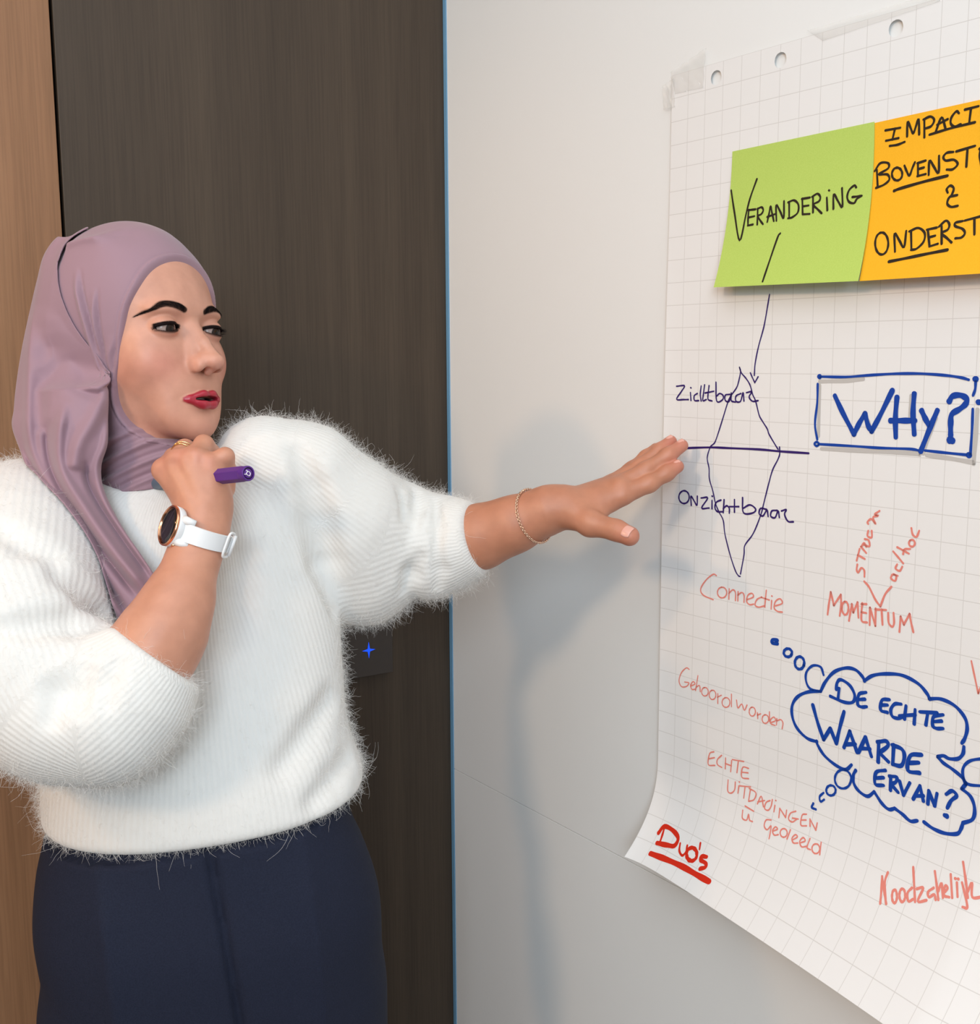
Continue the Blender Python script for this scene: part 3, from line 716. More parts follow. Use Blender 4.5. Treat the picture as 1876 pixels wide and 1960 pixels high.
def f_head(p):                                            # p in local mm
    x, y, z = p[:, 0], p[:, 1], p[:, 2]
    ax = np.abs(x); q = np.stack([ax, y, z], -1); qs = np.stack([np.sqrt(x * x + 30.0), y, z], -1)
    c = -45.0
    fz = interp(z, HZ, HF) - c; wz = interp(z, HWZ, HW); pz = interp(z, HPZ, HP)
    fz = np.maximum(fz, 4); wz = np.maximum(wz, 4)
    yy = np.maximum(y - c, 0) / fz
    d = ((ax / wz) ** pz + yy ** pz) ** (1 / pz)
    d = (d - 1) * np.minimum(fz, wz)
    d = np.maximum(d, (c - 30) - y)
    jaw = -(z + 113.5 + 0.42 * (y - 8)) / 1.085            # underside of the jaw
    d = smax(d, jaw, 14)
    d = smax(d, z - 92, 10)
    d = smin(d, sd_ell(p, (0, -70, 33), (70, 80, 84)), 16)
    d = smin(d, sd_cone(p, (0, -72, -60), (0, -80, -190), 50, 52), 16)   # neck
    # brow ridge, cheek, chin
    d = smin(d, sd_ell(qs, (26, 3, 16), (23, 10, 6)), 12)
    d = smin(d, sd_ell(qs, (38, -13, -31), (18, 16, 18)), 30)
    d = smin(d, sd_ell(p, (0, 2.5, -101), (14, 10.5, 11)), 14)
    d = smin(d, sd_ell(qs, (20, -6, -80), (15, 12, 20)), 24)
    # eye sockets
    d = smax(d, -sd_ell(qs, (30, 23, 1), (17, 14, 9.5)), 12)
    d = smax(d, -sd_ell(qs, (17, 24, 1), (6, 11, 9)), 9)
    # nose
    n = sd_cone(q, (0, 6.5, 6), (0, 22.5, -18), 6.0, 5.8)
    n = smin(n, sd_cone(q, (0, 22.5, -18), (0, 35.4, -37.5), 5.8, 7.2), 5)
    n = smin(n, sd_cone(q, (2.5, 35.6, -38.5), (0, 35.6, -38.5), 6.6, 7.2), 4)
    n = smin(n, sd_cone(q, (5, 9, -6), (10.5, 17, -36), 6.0, 7.0), 8)
    n = smin(n, sd_ell(q, (7.0, 27.5, -36.0), (5.6, 6.5, 6)), 8)
    ala = sd_ell(q, (13.2, 23.0, -41.0), (6.0, 9.0, 6.6))
    n = smin(n, ala, 5)
    n = smin(n, sd_cone(q, (0, 34.5, -41.5), (0, 24, -47), 3.8, 3.8), 4)
    d = smin(d, n, 5.5)
    a = math.radians(20); rot = np.array([[math.cos(a), 0, -math.sin(a)], [0, 1, 0], [math.sin(a), 0, math.cos(a)]])
    d = smax(d, -sd_ell(q, (7.6, 27.5, -47.0), (3.6, 7.0, 4.2), rot), 1.6)
    d = smax(d, -sd_ell(q, (20.4, 24, -43), (1.6, 5, 6)), 4)              # groove behind the ala
    # mouth
    d = smax(d, -sd_ell(q, (30, 21, -74), (4, 5, 6)), 12)
    up, lo = mouth_parts(ax, q)
    d = smin(d, up, 3.0); d = smin(d, lo, 3.0)
    d = smax(d, -sd_ell(q, (0, 34, -58), (2.6, 8.5, 5)), 5)               # philtrum
    d = smax(d, -sd_ell(q, (0, 16.5, -73.6), (15, 11, 2.3)), 1.8)           # open mouth
    # lids
    e = np.asarray(EYE, np.float32)
    lid = sd_ell(q, e, (15.2, 13.9, 13.2))
    d = smin(d, np.maximum(lid, np.abs(z + 1.5) - 13.0), 3.2)
    al, _, _ = almond(ax, z)
    eye = sd_sph(q, e, EYE_R + 0.15)
    opening = np.maximum(al, 5.0 - y)
    d = smax(d, -np.maximum(opening, -(eye + 0.6)), 0.8)
    d = smax(d, -(eye + 0.0), 0.5)
    return d
def f_head_w(p): return f_head(w2h(p.astype(np.float32))) / 1000.0
V, Q = surf(f_head, (-76, -60, -132), (76, 50, 78), 0.8, 4)
# ---- colour of the skin (make-up, lips, brows)
def blend(c, m, col): return c * (1 - m[:, None]) + np.asarray(col[:3])[None] * m[:, None]
x, y, z = V.T; ax = np.abs(x); q = np.stack([ax, y, z], -1)
C = np.tile(np.array(rgb(205, 150, 127)[:3]), (len(V), 1))
C = blend(C, 0.55 * np.exp(-(((ax - 42) / 20) ** 2 + ((z + 38) / 17) ** 2)), rgb(206, 132, 116))
C = blend(C, 0.35 * np.exp(-((ax / 12) ** 2 + ((z + 44) / 9) ** 2)) * (y > 20), rgb(206, 138, 122))
C = blend(C, 0.30 * np.exp(-((ax / 20) ** 2 + ((z + 104) / 12) ** 2)), rgb(204, 138, 120))
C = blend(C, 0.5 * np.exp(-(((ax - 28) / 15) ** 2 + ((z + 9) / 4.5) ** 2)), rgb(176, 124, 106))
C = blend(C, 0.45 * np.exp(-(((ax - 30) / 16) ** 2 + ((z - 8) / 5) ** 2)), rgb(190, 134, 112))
up, lo = mouth_parts(ax, q)
lipd = smin(up, lo, 4.0)
lipm = np.clip((1.15 - lipd) / 0.8, 0, 1) * np.clip((26.5 - ax) / 1.5, 0, 1)
C = blend(C, lipm, rgb(166, 42, 58))
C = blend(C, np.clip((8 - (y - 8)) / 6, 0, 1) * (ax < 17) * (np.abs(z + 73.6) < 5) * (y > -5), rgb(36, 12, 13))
al, au, alo = almond(ax, z)
inner = np.clip((y - 1) / 3, 0, 1)
lin_u = np.clip((3.0 + 0.3 * (ax - EYE[0]) / 14 - np.abs(au - 0.8)) / 0.8, 0, 1) * np.clip((16.5 - np.abs(ax - EYE[0])) / 1.5, 0, 1)
lin_l = 0.9 * np.clip((2.6 - np.abs(alo - 0.2)) / 1.8, 0, 1) * np.clip((15.0 - np.abs(ax - EYE[0] - 0.5)) / 2.0, 0, 1)
C = blend(C, np.maximum(lin_u, lin_l) * inner, rgb(30, 22, 22))
BR = np.array([(14, 15.5), (21, 18.5), (30, 20.5), (38, 20.0), (46, 16.0), (54, 10.5)]); BWD = [3.0, 3.8, 3.8, 3.4, 2.4, 0.8]
bc = catmull(BR, 10); bw = np.interp(np.linspace(0, 5, len(bc)), range(6), BWD)
dm = np.full(len(V), 9.0)
for (bx, bz), w in zip(bc, bw): dm = np.minimum(dm, np.sqrt((ax - bx) ** 2 + (z - bz) ** 2) - w)
brow = np.clip((0.5 - dm) / 1.3, 0, 1) * (y > -30)
C = blend(C, 0.95 * brow, rgb(20, 13, 13))
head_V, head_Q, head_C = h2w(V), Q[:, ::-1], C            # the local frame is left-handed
head_matte = np.clip(brow + np.maximum(lin_u, lin_l) * inner, 0, 1)
head_gloss = (1 - brow) * np.clip(np.exp(-(((ax - 48) / 14) ** 2 + ((z + 18) / 9) ** 2)) + np.exp(-((ax / 6) ** 2 + ((z + 24) / 14) ** 2)) + lipm, 0, 1)
print('head', len(V), time.time() - _T0)
# ================================================================== arms and hands (part of the same body)
def K(px, py, d): return P(px, py, d)
def chain_sdf(p, pts, k):
    d = None
    for a, b in zip(pts[:-1], pts[1:]):
        e = sd_cone(p, a[:3], b[:3], a[3], b[3]); d = e if d is None else smin(d, e, k)
    return d
def J(px, py, d, r): return (*K(px, py, d), r)
# ---- left arm of the picture's right side: reaching to the sheet
LW = [J(700, 1075, 1.28, .040), J(830, 1048, 1.245, .037), J(920, 1027, 1.222, .0325), J(985, 1003, 1.206, .0275), J(1050, 976, 1.192, .0225), J(1085, 966, 1.187, .0205)]
LF = dict(
    index=[J(1100, 972, 1.184, .0135), J(1192, 947, 1.180, .0112), J(1243, 926, 1.182, .0088), J(1276, 906, 1.186, .0080), J(1297, 893, 1.190, .0070)],
    middle=[J(1100, 962, 1.190, .0135), J(1184, 931, 1.190, .0112), J(1237, 900, 1.192, .0088), J(1280, 871, 1.196, .0080), J(1305, 853, 1.200, .0071)],
    ring=[J(1098, 958, 1.198, .0130), J(1178, 925, 1.203, .0105), J(1225, 893, 1.206, .0085), J(1262, 863, 1.209, .0077), J(1284, 845, 1.212, .0068)],
    pinky=[J(1095, 958, 1.206, .0120), J(1170, 925, 1.216, .0092), J(1208, 898, 1.219, .0073), J(1236, 874, 1.222, .0066), J(1255, 858, 1.225, .0058)],
    thumb=[J(1085, 975, 1.180, .0150), J(1130, 1002, 1.160, .0135), J(1180, 1015, 1.143, .0106), J(1205, 1026, 1.133, .0104)])
def f_lhand(p):
    d = chain_sdf(p, LW, .02)
    for nme, fg in LF.items():
        if nme == 'thumb': d = smin(d, chain_sdf(p, fg, .006), .012); continue
        d = smin(d, sd_cone(p, fg[0][:3], fg[1][:3], fg[0][3], fg[1][3]), .008)
        d = smin(d, chain_sdf(p, fg[1:], .006), .0035)
    d = smin(d, sd_cone(p, K(1095, 972, 1.186), K(1165, 960, 1.182), .014, .010), .012)
    d = smin(d, sd_cone(p, K(1105, 985, 1.178), K(1150, 978, 1.172), .012, .006), .014)   # web of the thumb
    for (a, b, c) in ((1187, 930, 1.180),):
        d = smin(d, sd_sph(p, K(a, b, c), .006), .010)
    # thumb knuckle creases
    t0, t1 = K(1180, 1017, 1.143), K(1207, 1027, 1.133)
    ax_ = (t1 - t0) / np.linalg.norm(t1 - t0)
    s_ = (p - t0.astype(np.float32)) @ ax_.astype(np.float32)
    near = np.exp(-((sd_sph(p, t0, 0.0) / .014) ** 2))
    d = d + near * 0.00035 * (np.exp(-((s_ - .001) / .0007) ** 2) + np.exp(-((s_ + .002) / .0007) ** 2) + np.exp(-((s_ - .004) / .0007) ** 2))
    return d
# ---- right arm: forearm up, fist with marker under the chin
RW = [J(110, 1385, .975, .043), J(200, 1325, .978, .040), J(290, 1250, .983, .036), J(320, 1200, .988, .0325), J(346, 1140, 1.0, .0262), J(373, 1060, 1.018, .0203), J(390, 1012, 1.030, .0188), J(391, 975, 1.038, .0215)]
RF = dict(
    index=[J(375, 965, 1.040, .017), J(315, 900, 1.046, .0115), J(334, 876, 1.080, .0092), J(372, 908, 1.100, .0085), J(392, 925, 1.090, .0075)],
    middle=[J(382, 960, 1.036, .017), J(339, 883, 1.040, .0110), J(354, 860, 1.068, .0092), J(398, 890, 1.092, .0085), J(405, 915, 1.085, .0075)],
    ring=[J(388, 955, 1.034, .017), J(372, 878, 1.036, .0108), J(390, 851, 1.055, .0088), J(420, 880, 1.080, .0082), J(422, 910, 1.075, .0072)],
    pinky=[J(398, 955, 1.036, .016), J(398, 890, 1.036, .0100), J(431, 874, 1.041, .0080), J(438, 905, 1.052, .0074), J(437, 936, 1.052, .0066)],
    thumb=[J(375, 965, 1.056, .016), J(340, 925, 1.078, .0125), J(355, 915, 1.100, .0100), J(390, 918, 1.112, .0090)])
def f_rhand(p):
    d = chain_sdf(p, RW, .02)
    for nme, fg in RF.items():
        d = smin(d, sd_cone(p, fg[0][:3], fg[1][:3], fg[0][3], fg[1][3]), .008)
        d = smin(d, chain_sdf(p, fg[1:], .005), .0035)
    d = smin(d, sd_cone(p, K(390, 972, 1.036), K(370, 905, 1.040), .023, .018), .014)
    d = smin(d, sd_cone(p, K(408, 970, 1.042), K(400, 915, 1.042), .0125, .010), .012)
    for (a, b, c, e_, f_, g_) in ((330, 885, 1.022, 372, 955, 1.006), (357, 877, 1.016, 385, 950, 1.004), (389, 882, 1.018, 398, 945, 1.008)):
        d = smax(d, -sd_cone(p, K(a, b, c), K(e_, f_, g_), .003, .001), .010)
    d = smin(d, sd_cone(p, K(408, 918, 1.034), K(414, 950, 1.036), .0105, .011), .010)
    for i, (a, b, c) in enumerate(((317, 894, 1.040), (341, 877, 1.034), (376, 873, 1.030), (402, 885, 1.031))):
        d = smin(d, sd_sph(p, K(a, b, c), .0030), .009)
    return d
LV, LQ = surf(f_lhand, np.min([K(660, 1140, 1.10), K(660, 1140, 1.34)], 0) * 0 + np.array([min(K(640, 900, 1.30)[0], K(1330, 900, 1.1)[0]), 1.05, 1.20]), np.array([K(1340, 900, 1.25)[0], 1.36, 1.46]), .0014, 5)
RV, RQ = surf(f_rhand, (-0.50, 0.86, 1.16), (-0.19, 1.14, 1.46), .0014, 5)
def skin_col(V, c=rgb(198, 141, 115)):
    return np.tile(np.array(c[:3]), (len(V), 1))
LC = skin_col(LV, rgb(190, 130, 102)); RC = skin_col(RV)
def warm(C, V, pts, r, col, w):
    for p in pts:
        d = np.linalg.norm(V - np.asarray(p)[None], axis=1)
        C = blend(C, w * np.exp(-(d / r) ** 2), col)
    return C
LC = warm(LC, LV, [K(1297, 893, 1.190), K(1305, 853, 1.2), K(1284, 845, 1.212), K(1207, 1027, 1.133)], .014, rgb(206, 126, 108), .6)
RC = warm(RC, RV, [K(315, 890, 1.038), K(341, 872, 1.026), K(376, 867, 1.016), K(402, 878, 1.018)], .010, rgb(212, 138, 118), .5)
print('hands', len(LV), len(RV), time.time() - _T0)
# ================================================================== sweater
T_YAW = math.radians(14)
T_X = np.array([math.cos(T_YAW), math.sin(T_YAW), 0]); T_Yv = np.array([math.sin(T_YAW), -math.cos(T_YAW), 0])   # her left, her front
def px_at(xl, xr, y, d):                                   # half width (m) and centre of a span at depth d
    a, b = P(xl, y, d), P(xr, y, d); return a, b
TZ, TC, TA = [], [], []
for y_, xl, xr, d in ((1640, 118, 682, 1.155), (1590, 106, 690, 1.155), (1530, 102, 694, 1.155), (1480, 100, 690, 1.155), (1400, 100, 664, 1.155), (1300, 98, 654, 1.155), (1200, 92, 648, 1.16), (1100, 80, 640, 1.165), (1000, 74, 622, 1.17), (950, 80, 600, 1.17), (910, 110, 560, 1.17), (875, 180, 510, 1.165)):
    a, b = px_at(xl, xr, y_, d); m_ = (a + b) / 2
    TZ.append(m_[2]); TC.append(m_[:2]); TA.append(np.linalg.norm(b - a) / 2)
TZ = np.array(TZ); TC = np.array(TC); TA = np.array(TA)
TB = np.array([.118, .122, .125, .124, .118, .110, .104, .100, .096, .088, .072, .05])
o_ = np.argsort(TZ)
TZ, TC, TA, TB = TZ[o_], TC[o_], TA[o_], TB[o_]
HEM_Z = TZ[0]
def f_torso(p):
    z = np.clip(p[:, 2], TZ[0], TZ[-1])
    cx = interp(z, TZ, TC[:, 0]); cy = interp(z, TZ, TC[:, 1]); a = interp(z, TZ, TA); b = interp(z, TZ, TB)
    dx = p[:, 0] - cx; dy = p[:, 1] - cy
    u = dx * T_X[0] + dy * T_X[1]; v = dx * T_Yv[0] + dy * T_Yv[1]
    d = ((np.abs(u) / a) ** 2.3 + (np.abs(v) / b) ** 2.3) ** (1 / 2.3)
    d = (d - 1) * np.minimum(a, b)
    d = np.maximum(d, p[:, 2] - TZ[-1])
    return d
LS = [J(505, 890, 1.165, .052), J(575, 925, 1.185, .064), J(650, 1000, 1.215, .074), J(700, 1040, 1.245, .083), J(768, 1024, 1.250, .056)]
LS2 = [J(772, 1026, 1.250, .054), J(828, 1044, 1.240, .0575), J(862, 1040, 1.232, .050)]
LS3 = [J(868, 1040, 1.230, .0485), J(900, 1032, 1.224, .0400), J(915, 1028, 1.221, .0355)]
RS = [J(110, 960, 1.145, .040), J(60, 1000, 1.125, .055), J(25, 1080, 1.075, .080), J(10, 1190, 1.015, .080), J(50, 1295, .985, .066), J(120, 1365, .972, .054)]
RS2 = [J(120, 1365, .972, .054), J(200, 1360, .975, .060), J(255, 1310, .980, .051), J(292, 1262, .983, .0405)]
_h = (P(330, 1632, 1.035), P(688, 1524, 1.14), P(88, 1566, 1.12))
HEM_P = _h[0]; HEM_N = np.cross(_h[1] - _h[0], _h[2] - _h[0]); HEM_N /= -np.linalg.norm(HEM_N) * np.sign(HEM_N[2])
def f_sweater0(p):
    d = f_torso(p)
    l = chain_sdf(p, LS, .018)
    l = smin(l, sd_sph(p, K(690, 1110, 1.235), .042), .03)
    l = smin(l, chain_sdf(p, LS2, .012), .006)
    l = smin(l, sd_sph(p, K(825, 1090, 1.225), .027), .014)
    l = smin(l, chain_sdf(p, LS3, .01), .007)
    c1 = np.array(LS3[-1][:3]); n1 = c1 - np.array(LW[1][:3]); n1 /= np.linalg.norm(n1)
    l = smax(l, (p - c1.astype(np.float32)) @ n1.astype(np.float32) - .002, .006)
    d = smin(d, l, .016)
    r = chain_sdf(p, RS, .05)
    r = smin(r, chain_sdf(p, RS2, .03), .02)
    c2 = np.array(RS2[-1][:3]); n2 = K(352, 1180, 1.0) - K(250, 1310, .983); n2 /= np.linalg.norm(n2)
    r = smax(r, -np.maximum(.004 - (p - c2.astype(np.float32)) @ n2.astype(np.float32), sd_sph(p, c2, .075)), .006)
    d = smin(d, r, .016)
    # open hem
    d = smax(d, (p - HEM_P.astype(np.float32)) @ HEM_N.astype(np.float32), .012)
    d = smax(d, -sd_cone(p, h2w((0, -80, -150)), h2w((0, -70, -60)), .060, .062), .012)
    return d
FOLD_PX = [  # picture polylines of the creases, radius, softness
    ([(572, 868), (597, 935), (611, 1000), (624, 1080), (642, 1165)], .0165, .016),
    ([(796, 940), (801, 968), (792, 1003)], .0080, .010), ([(834, 955), (838, 1010), (834, 1078)], .0070, .008),
    ([(774, 1128), (786, 1098), (803, 1068)], .0090, .012), ([(838, 1126), (841, 1092), (838, 1058)], .0075, .009),
    ([(768, 945), (775, 990)], .0060, .014),
    ([(100, 1375), (116, 1325), (150, 1284)], .0125, .014), ([(150, 1356), (153, 1318), (168, 1288)], .0105, .012),
    ([(205, 1345), (205, 1305), (225, 1270)], .0065, .012),
    ([(-10, 1205), (60, 1196), (140, 1190), (197, 1192)], .0105, .016), ([(196, 1172), (165, 1132), (118, 1100)], .0100, .020),
    ([(0, 1010), (50, 1040), (100, 1060)], .0050, .024),
    ([(540, 1470), (590, 1405), (630, 1340)], .0050, .026), ([(600, 1535), (640, 1490), (666, 1450)], .0050, .022), ([(470, 1060), (452, 1140), (446, 1230)], .0050, .030)]
_caps = []
for pl, r_, k_ in FOLD_PX:
    q = []
    for x_, y_ in pl:
        dz = depth_at(f_sweater0, x_, y_)
        if dz is not None: q.append((*P(x_, y_, dz - .0015), r_ if 0 < len(q) < len(pl) - 1 else r_ * .4))
    if len(q) > 1: _caps.append((q, k_))
def f_sweater(p):
    d = f_sweater0(p)
    for q, k_ in _caps: d = smax(d, -chain_sdf(p, q, .004), k_)
    return d
SV, SQ = surf(f_sweater, (-0.66, 0.84, 0.95), (0.02, 1.36, 1.50), .0036, 4)
print('sweater', len(SV), time.time() - _T0)
# coordinates for the knit: ribs run down the body and along the sleeves
def along(V, pts):
    best = np.full(len(V), 9.9); th = np.zeros(len(V)); tt = np.zeros(len(V)); L0 = 0.0
    for a, b in zip(pts[:-1], pts[1:]):
        A, B = np.array(a[:3]), np.array(b[:3]); ab = B - A; L = np.linalg.norm(ab); ab /= L
        t = np.clip((V - A) @ ab, 0, L); q = V - A - t[:, None] * ab; d = np.linalg.norm(q, axis=1) - a[3]
        u = np.cross(ab, [0, 0, 1.0]); u /= np.linalg.norm(u); w = np.cross(ab, u)
        m = d < best
        th[m] = np.arctan2(q[m] @ w, q[m] @ u); tt[m] = L0 + t[m]; best[m] = d[m]; L0 += L
    return best, th, tt
b1, th1, t1_ = along(SV, LS + LS2[1:] + LS3[1:]); b2, th2, t2_ = along(SV, RS + RS2[1:]); bt = f_torso(SV.astype(np.float32))
tu = np.arctan2((SV[:, :2] - TC.mean(0)) @ T_Yv[:2], (SV[:, :2] - TC.mean(0)) @ T_X[:2])
uvU = tu * 0.15; uvV = SV[:, 2].copy()
m = (b1 < bt - .004) | (SV[:, 0] > P(640, 1000, 1.15)[0]); uvU[m] = th1[m] * 0.07; uvV[m] = t1_[m]
m2 = (b2 < bt - .004) & ~m; uvU[m2] = th2[m2] * 0.07; uvV[m2] = t2_[m2]
reg = np.where(m, 1, np.where(m2, 2, 0))
cand_u = np.stack([tu, th1, th2], 1); cand_v = np.stack([SV[:, 2], t1_, t2_], 1); sc_u = np.array([.15, .07, .07])
fr = np.median(reg[SQ], axis=1).astype(int)                # one knit direction per face, so no smear across the seams
lu = np.take_along_axis(cand_u[SQ], fr[:, None, None].repeat(4, 1), 2)[:, :, 0]; lv = np.take_along_axis(cand_v[SQ], fr[:, None, None].repeat(4, 1), 2)[:, :, 0]
lu = np.where((lu.max(1) - lu.min(1) > math.pi)[:, None] & (lu < 0), lu + 2 * math.pi, lu) * sc_u[fr][:, None]
S_UV = np.stack([lu, lv], -1).reshape(-1, 2)
# ================================================================== trousers
HIPZ = float(P(400, 1600, 1.13)[2])
hipc = (P(92, 1750, 1.155) + P(722, 1750, 1.155)) / 2
def f_trousers(p):
    z = p[:, 2]
    zs = [0.55, 0.70, float(P(400, 1960, 1.135)[2]), float(P(400, 1850, 1.135)[2]), float(P(400, 1740, 1.135)[2]), float(P(400, 1640, 1.135)[2]), float(P(400, 1560, 1.135)[2]), 1.15]
    aw = [.158, .164, .168, .172, .1735, .163, .150, .135]
    bw = [.10, .105, .112, .116, .118, .112, .106, .095]
    zc = np.clip(z, .55, 1.15)
    a = interp(zc, zs, aw); b = interp(zc, zs, bw)
    cx = interp(zc, [0.55, zs[2], zs[4], zs[6], 1.15], [hipc[0] + .006, hipc[0] + .006, hipc[0], hipc[0] - .008, hipc[0] - .01])
    dx = p[:, 0] - cx; dy = p[:, 1] - hipc[1]
    u = dx * T_X[0] + dy * T_X[1]; v = dx * T_Yv[0] + dy * T_Yv[1]
    d = (((np.abs(u) / a) ** 2.4 + (np.abs(v) / b) ** 2.4) ** (1 / 2.4) - 1) * np.minimum(a, b)
    d = np.maximum(d, np.maximum(z - 1.12, .74 - z))
    hs = (p - HEM_P.astype(np.float32)) @ HEM_N.astype(np.float32)
    d = np.where(hs < .006, smax(d, f_torso(p) + .012, .01), d)
    for sg in (-1, 1):
        base = np.array([hipc[0], hipc[1], 0]) + T_X * sg * .088
        foot = base + T_X * sg * .02
        lg = sd_cone(p, (base[0], base[1], .82), (foot[0], foot[1], .10), .088, .070)
        d = smin(d, lg, .02)
    d = np.maximum(d, .06 - z)
    # pressed creases down the front of each leg, the fly seam and the slit pockets
    for off, amp in ((-.092, .014), (.100, .010)):
        d = d - amp * np.exp(-np.abs(u - off) / .026) * (v > 0) * np.clip((1.06 - z) / .08, 0, 1)
    d = d + .0075 * np.exp(-((u - .012 - .05 * (1.0 - z)) / .0045) ** 2) * (v > 0)
    d = d + .006 * np.exp(-((u - .012 - .05 * (1.0 - z)) / .022) ** 2) * (v > 0) * np.clip((.93 - z) / .2, 0, 1)
    return d
PV, PQ = surf(f_trousers, (-0.62, 0.86, 0.05), (0.05, 1.40, 1.14), .005, 4)
print('trousers', len(PV), time.time() - _T0)
# ================================================================== headscarf
def f_base(p):                                             # plain head and neck, local mm
    x, y, z = p[:, 0], p[:, 1], p[:, 2]; ax = np.abs(x); c = -45.0
    fz = np.maximum(interp(z, HZ, HF) - c, 4); wz = np.maximum(interp(z, HWZ, HW), 4); pz = interp(z, HPZ, HP)
    d = ((ax / wz) ** pz + (np.maximum(y - c, 0) / fz) ** pz) ** (1 / pz)
    d = (d - 1) * np.minimum(fz, wz); d = np.maximum(d, (c - 30) - y)
    d = smax(d, -(z + 113.5 + 0.42 * (y - 8)) / 1.085, 14); d = smax(d, z - 92, 10)
    d = smin(d, sd_ell(p, (0, -70, 33), (70, 80, 84)), 16)
    d = smin(d, sd_ell(p, (0, -96, 26), (70, 82, 82)), 20)
    return smin(d, sd_cone(p, (0, -66, -70), (0, -74, -190), 54, 56), 18)
YBZ = [-140, -128, -119, -112, -99, -85, -68, -48, -30, -6, 18, 40, 63, 72, 80, 92, 115]
YB  = [60, 22, -4, -20, -36, -45, -48, -43, -33, -24, -15, -5, 2.5, 6, 12, 28, 70]
def f_cap(p):
    z = p[:, 2]
    g = (interp(np.clip(z, -140, 115), YBZ, YB) - p[:, 1]) * 0.85   # > 0: covered by the scarf
    d = f_base(p) - 4.5
    d = d - 0.7 * np.exp(-((g - 1.4) / 1.1) ** 2) + 0.6 * np.exp(-((g - 3.6) / 0.9) ** 2)
    d = smax(d, -g, 2.2)
    nk = np.clip((-92 - z) / 14, 0, 1)                      # wrapped folds round the neck
    w = z - 0.30 * p[:, 1] + 3 * np.sin(p[:, 0] * .05)
    d = d - nk * (2.2 * np.sin(w * .34) + 1.0 * np.sin(w * .71 + 1.0))
    d = np.maximum(d, -158 - z)
    return d
def f_cap_w(p): return f_cap(w2h(p.astype(np.float32))) / 1000.0
V, Q = surf(f_cap, (-90, -190, -162), (90, 30, 128), 1.4, 4)
# pinned pleats on the side of the head
CV = h2w(V); CQ = Q[:, ::-1]
def pxy(V):
    v = V - CAM; d = v @ _F
    return np.stack([938 + FPX * (v @ _R) / d, 980 - FPX * (v @ _U) / d], -1), d
def pl_dist(q, pl):
    """signed distance in px to a polyline (left of travel > 0) and parameter 0..1"""
    pl = catmull(pl, 12); best = np.full(len(q), 1e9); sgn = np.zeros(len(q)); tt = np.zeros(len(q))
    n = len(pl) - 1
    for i in range(n):
        a, b = pl[i], pl[i + 1]; ab = b - a; L = ab @ ab
        t = np.clip(((q - a) @ ab) / L, 0, 1); r = q - a - t[:, None] * ab; d = np.sqrt((r * r).sum(1))
        m = d < best; best[m] = d[m]; sgn[m] = np.sign(ab[0] * r[m, 1] - ab[1] * r[m, 0]); tt[m] = (i + t[m]) / n
    return best * sgn, tt
q2, dd = pxy(CV)
side = V[:, 0] < 5
G, _ = grad(f_cap, V, 1.0); G /= np.linalg.norm(G, axis=1, keepdims=True) + 1e-9
disp = np.zeros(len(V))
for pl, w, amp in (([(147, 512), (150, 560), (168, 630), (198, 722)], 5.5, 3.0), ([(181, 548), (180, 600), (190, 670), (206, 735)], 5.0, 2.6), ([(216, 640), (207, 690), (209, 740)], 7, 1.4)):
    s_, t_ = pl_dist(q2, pl)
    env = np.clip(t_ / .35, 0, 1) * np.clip((1.02 - t_) / .1, 0, 1)
    disp += 1.35 * amp * env * (np.exp(-(s_ / w) ** 2) - 0.9 * np.exp(-((s_ + w * 1.3) / (w * .7)) ** 2))
V = V + G * (disp * side)[:, None]
CV = h2w(V)
# ---- the long end: over the back of the head, down the side, across the chest
DR = [(170, 436, 1.115), (128, 452, 1.100), (103, 482, 1.090), (99, 515, 1.084), (112, 570, 1.078), (138, 630, 1.074), (172, 690, 1.072), (203, 738, 1.073), (207, 762, 1.070), (206, 800, 1.066), (205, 850, 1.062), (193, 893, 1.062), (199, 940, 1.058), (234, 1010, 1.050), (268, 1060, 1.044), (300, 1110, 1.040), (318, 1150, 1.038)]
DL = [(165, 434, 1.125), (116, 450, 1.125), (86, 486, 1.13), (72, 535, 1.13), (58, 595, 1.13), (46, 650, 1.125), (37, 700, 1.12), (30, 750, 1.11), (27, 785, 1.10), (24, 818, 1.09), (42, 870, 1.085), (60, 925, 1.072), (76, 975, 1.062), (104, 1045, 1.055), (145, 1110, 1.048), (190, 1170, 1.042), (228, 1210, 1.04)]
DM = [.004, .010, .016, .024, .030, .034, .036, .036, .034, .032, .030, .024, .020, .018, .016, .012, .010]   # how far the middle stands out to the front
NVD, NUD = 230, 96
R_ = catmull(DR, 20); L_ = catmull(DL, 20); M_ = np.interp(np.linspace(0, 1, len(R_)), np.linspace(0, 1, len(DM)), DM)
iv = np.linspace(0, len(R_) - 1, NVD)
def samp(A): return np.stack([np.interp(iv, np.arange(len(A)), A[:, k]) for k in range(A.shape[1])], 1) if A.ndim == 2 else np.interp(iv, np.arange(len(A)), A)
R_, L_, M_ = samp(R_), samp(L_), samp(M_)
u = np.linspace(0, 1, NUD)
G3 = L_[:, None, :] * (1 - u)[None, :, None] + R_[:, None, :] * u[None, :, None]
G3[:, :, 2] -= M_[:, None] * (np.sin(np.pi * np.clip(u, 0, 1)) ** .7)[None, :]
flat = G3.reshape(-1, 3)
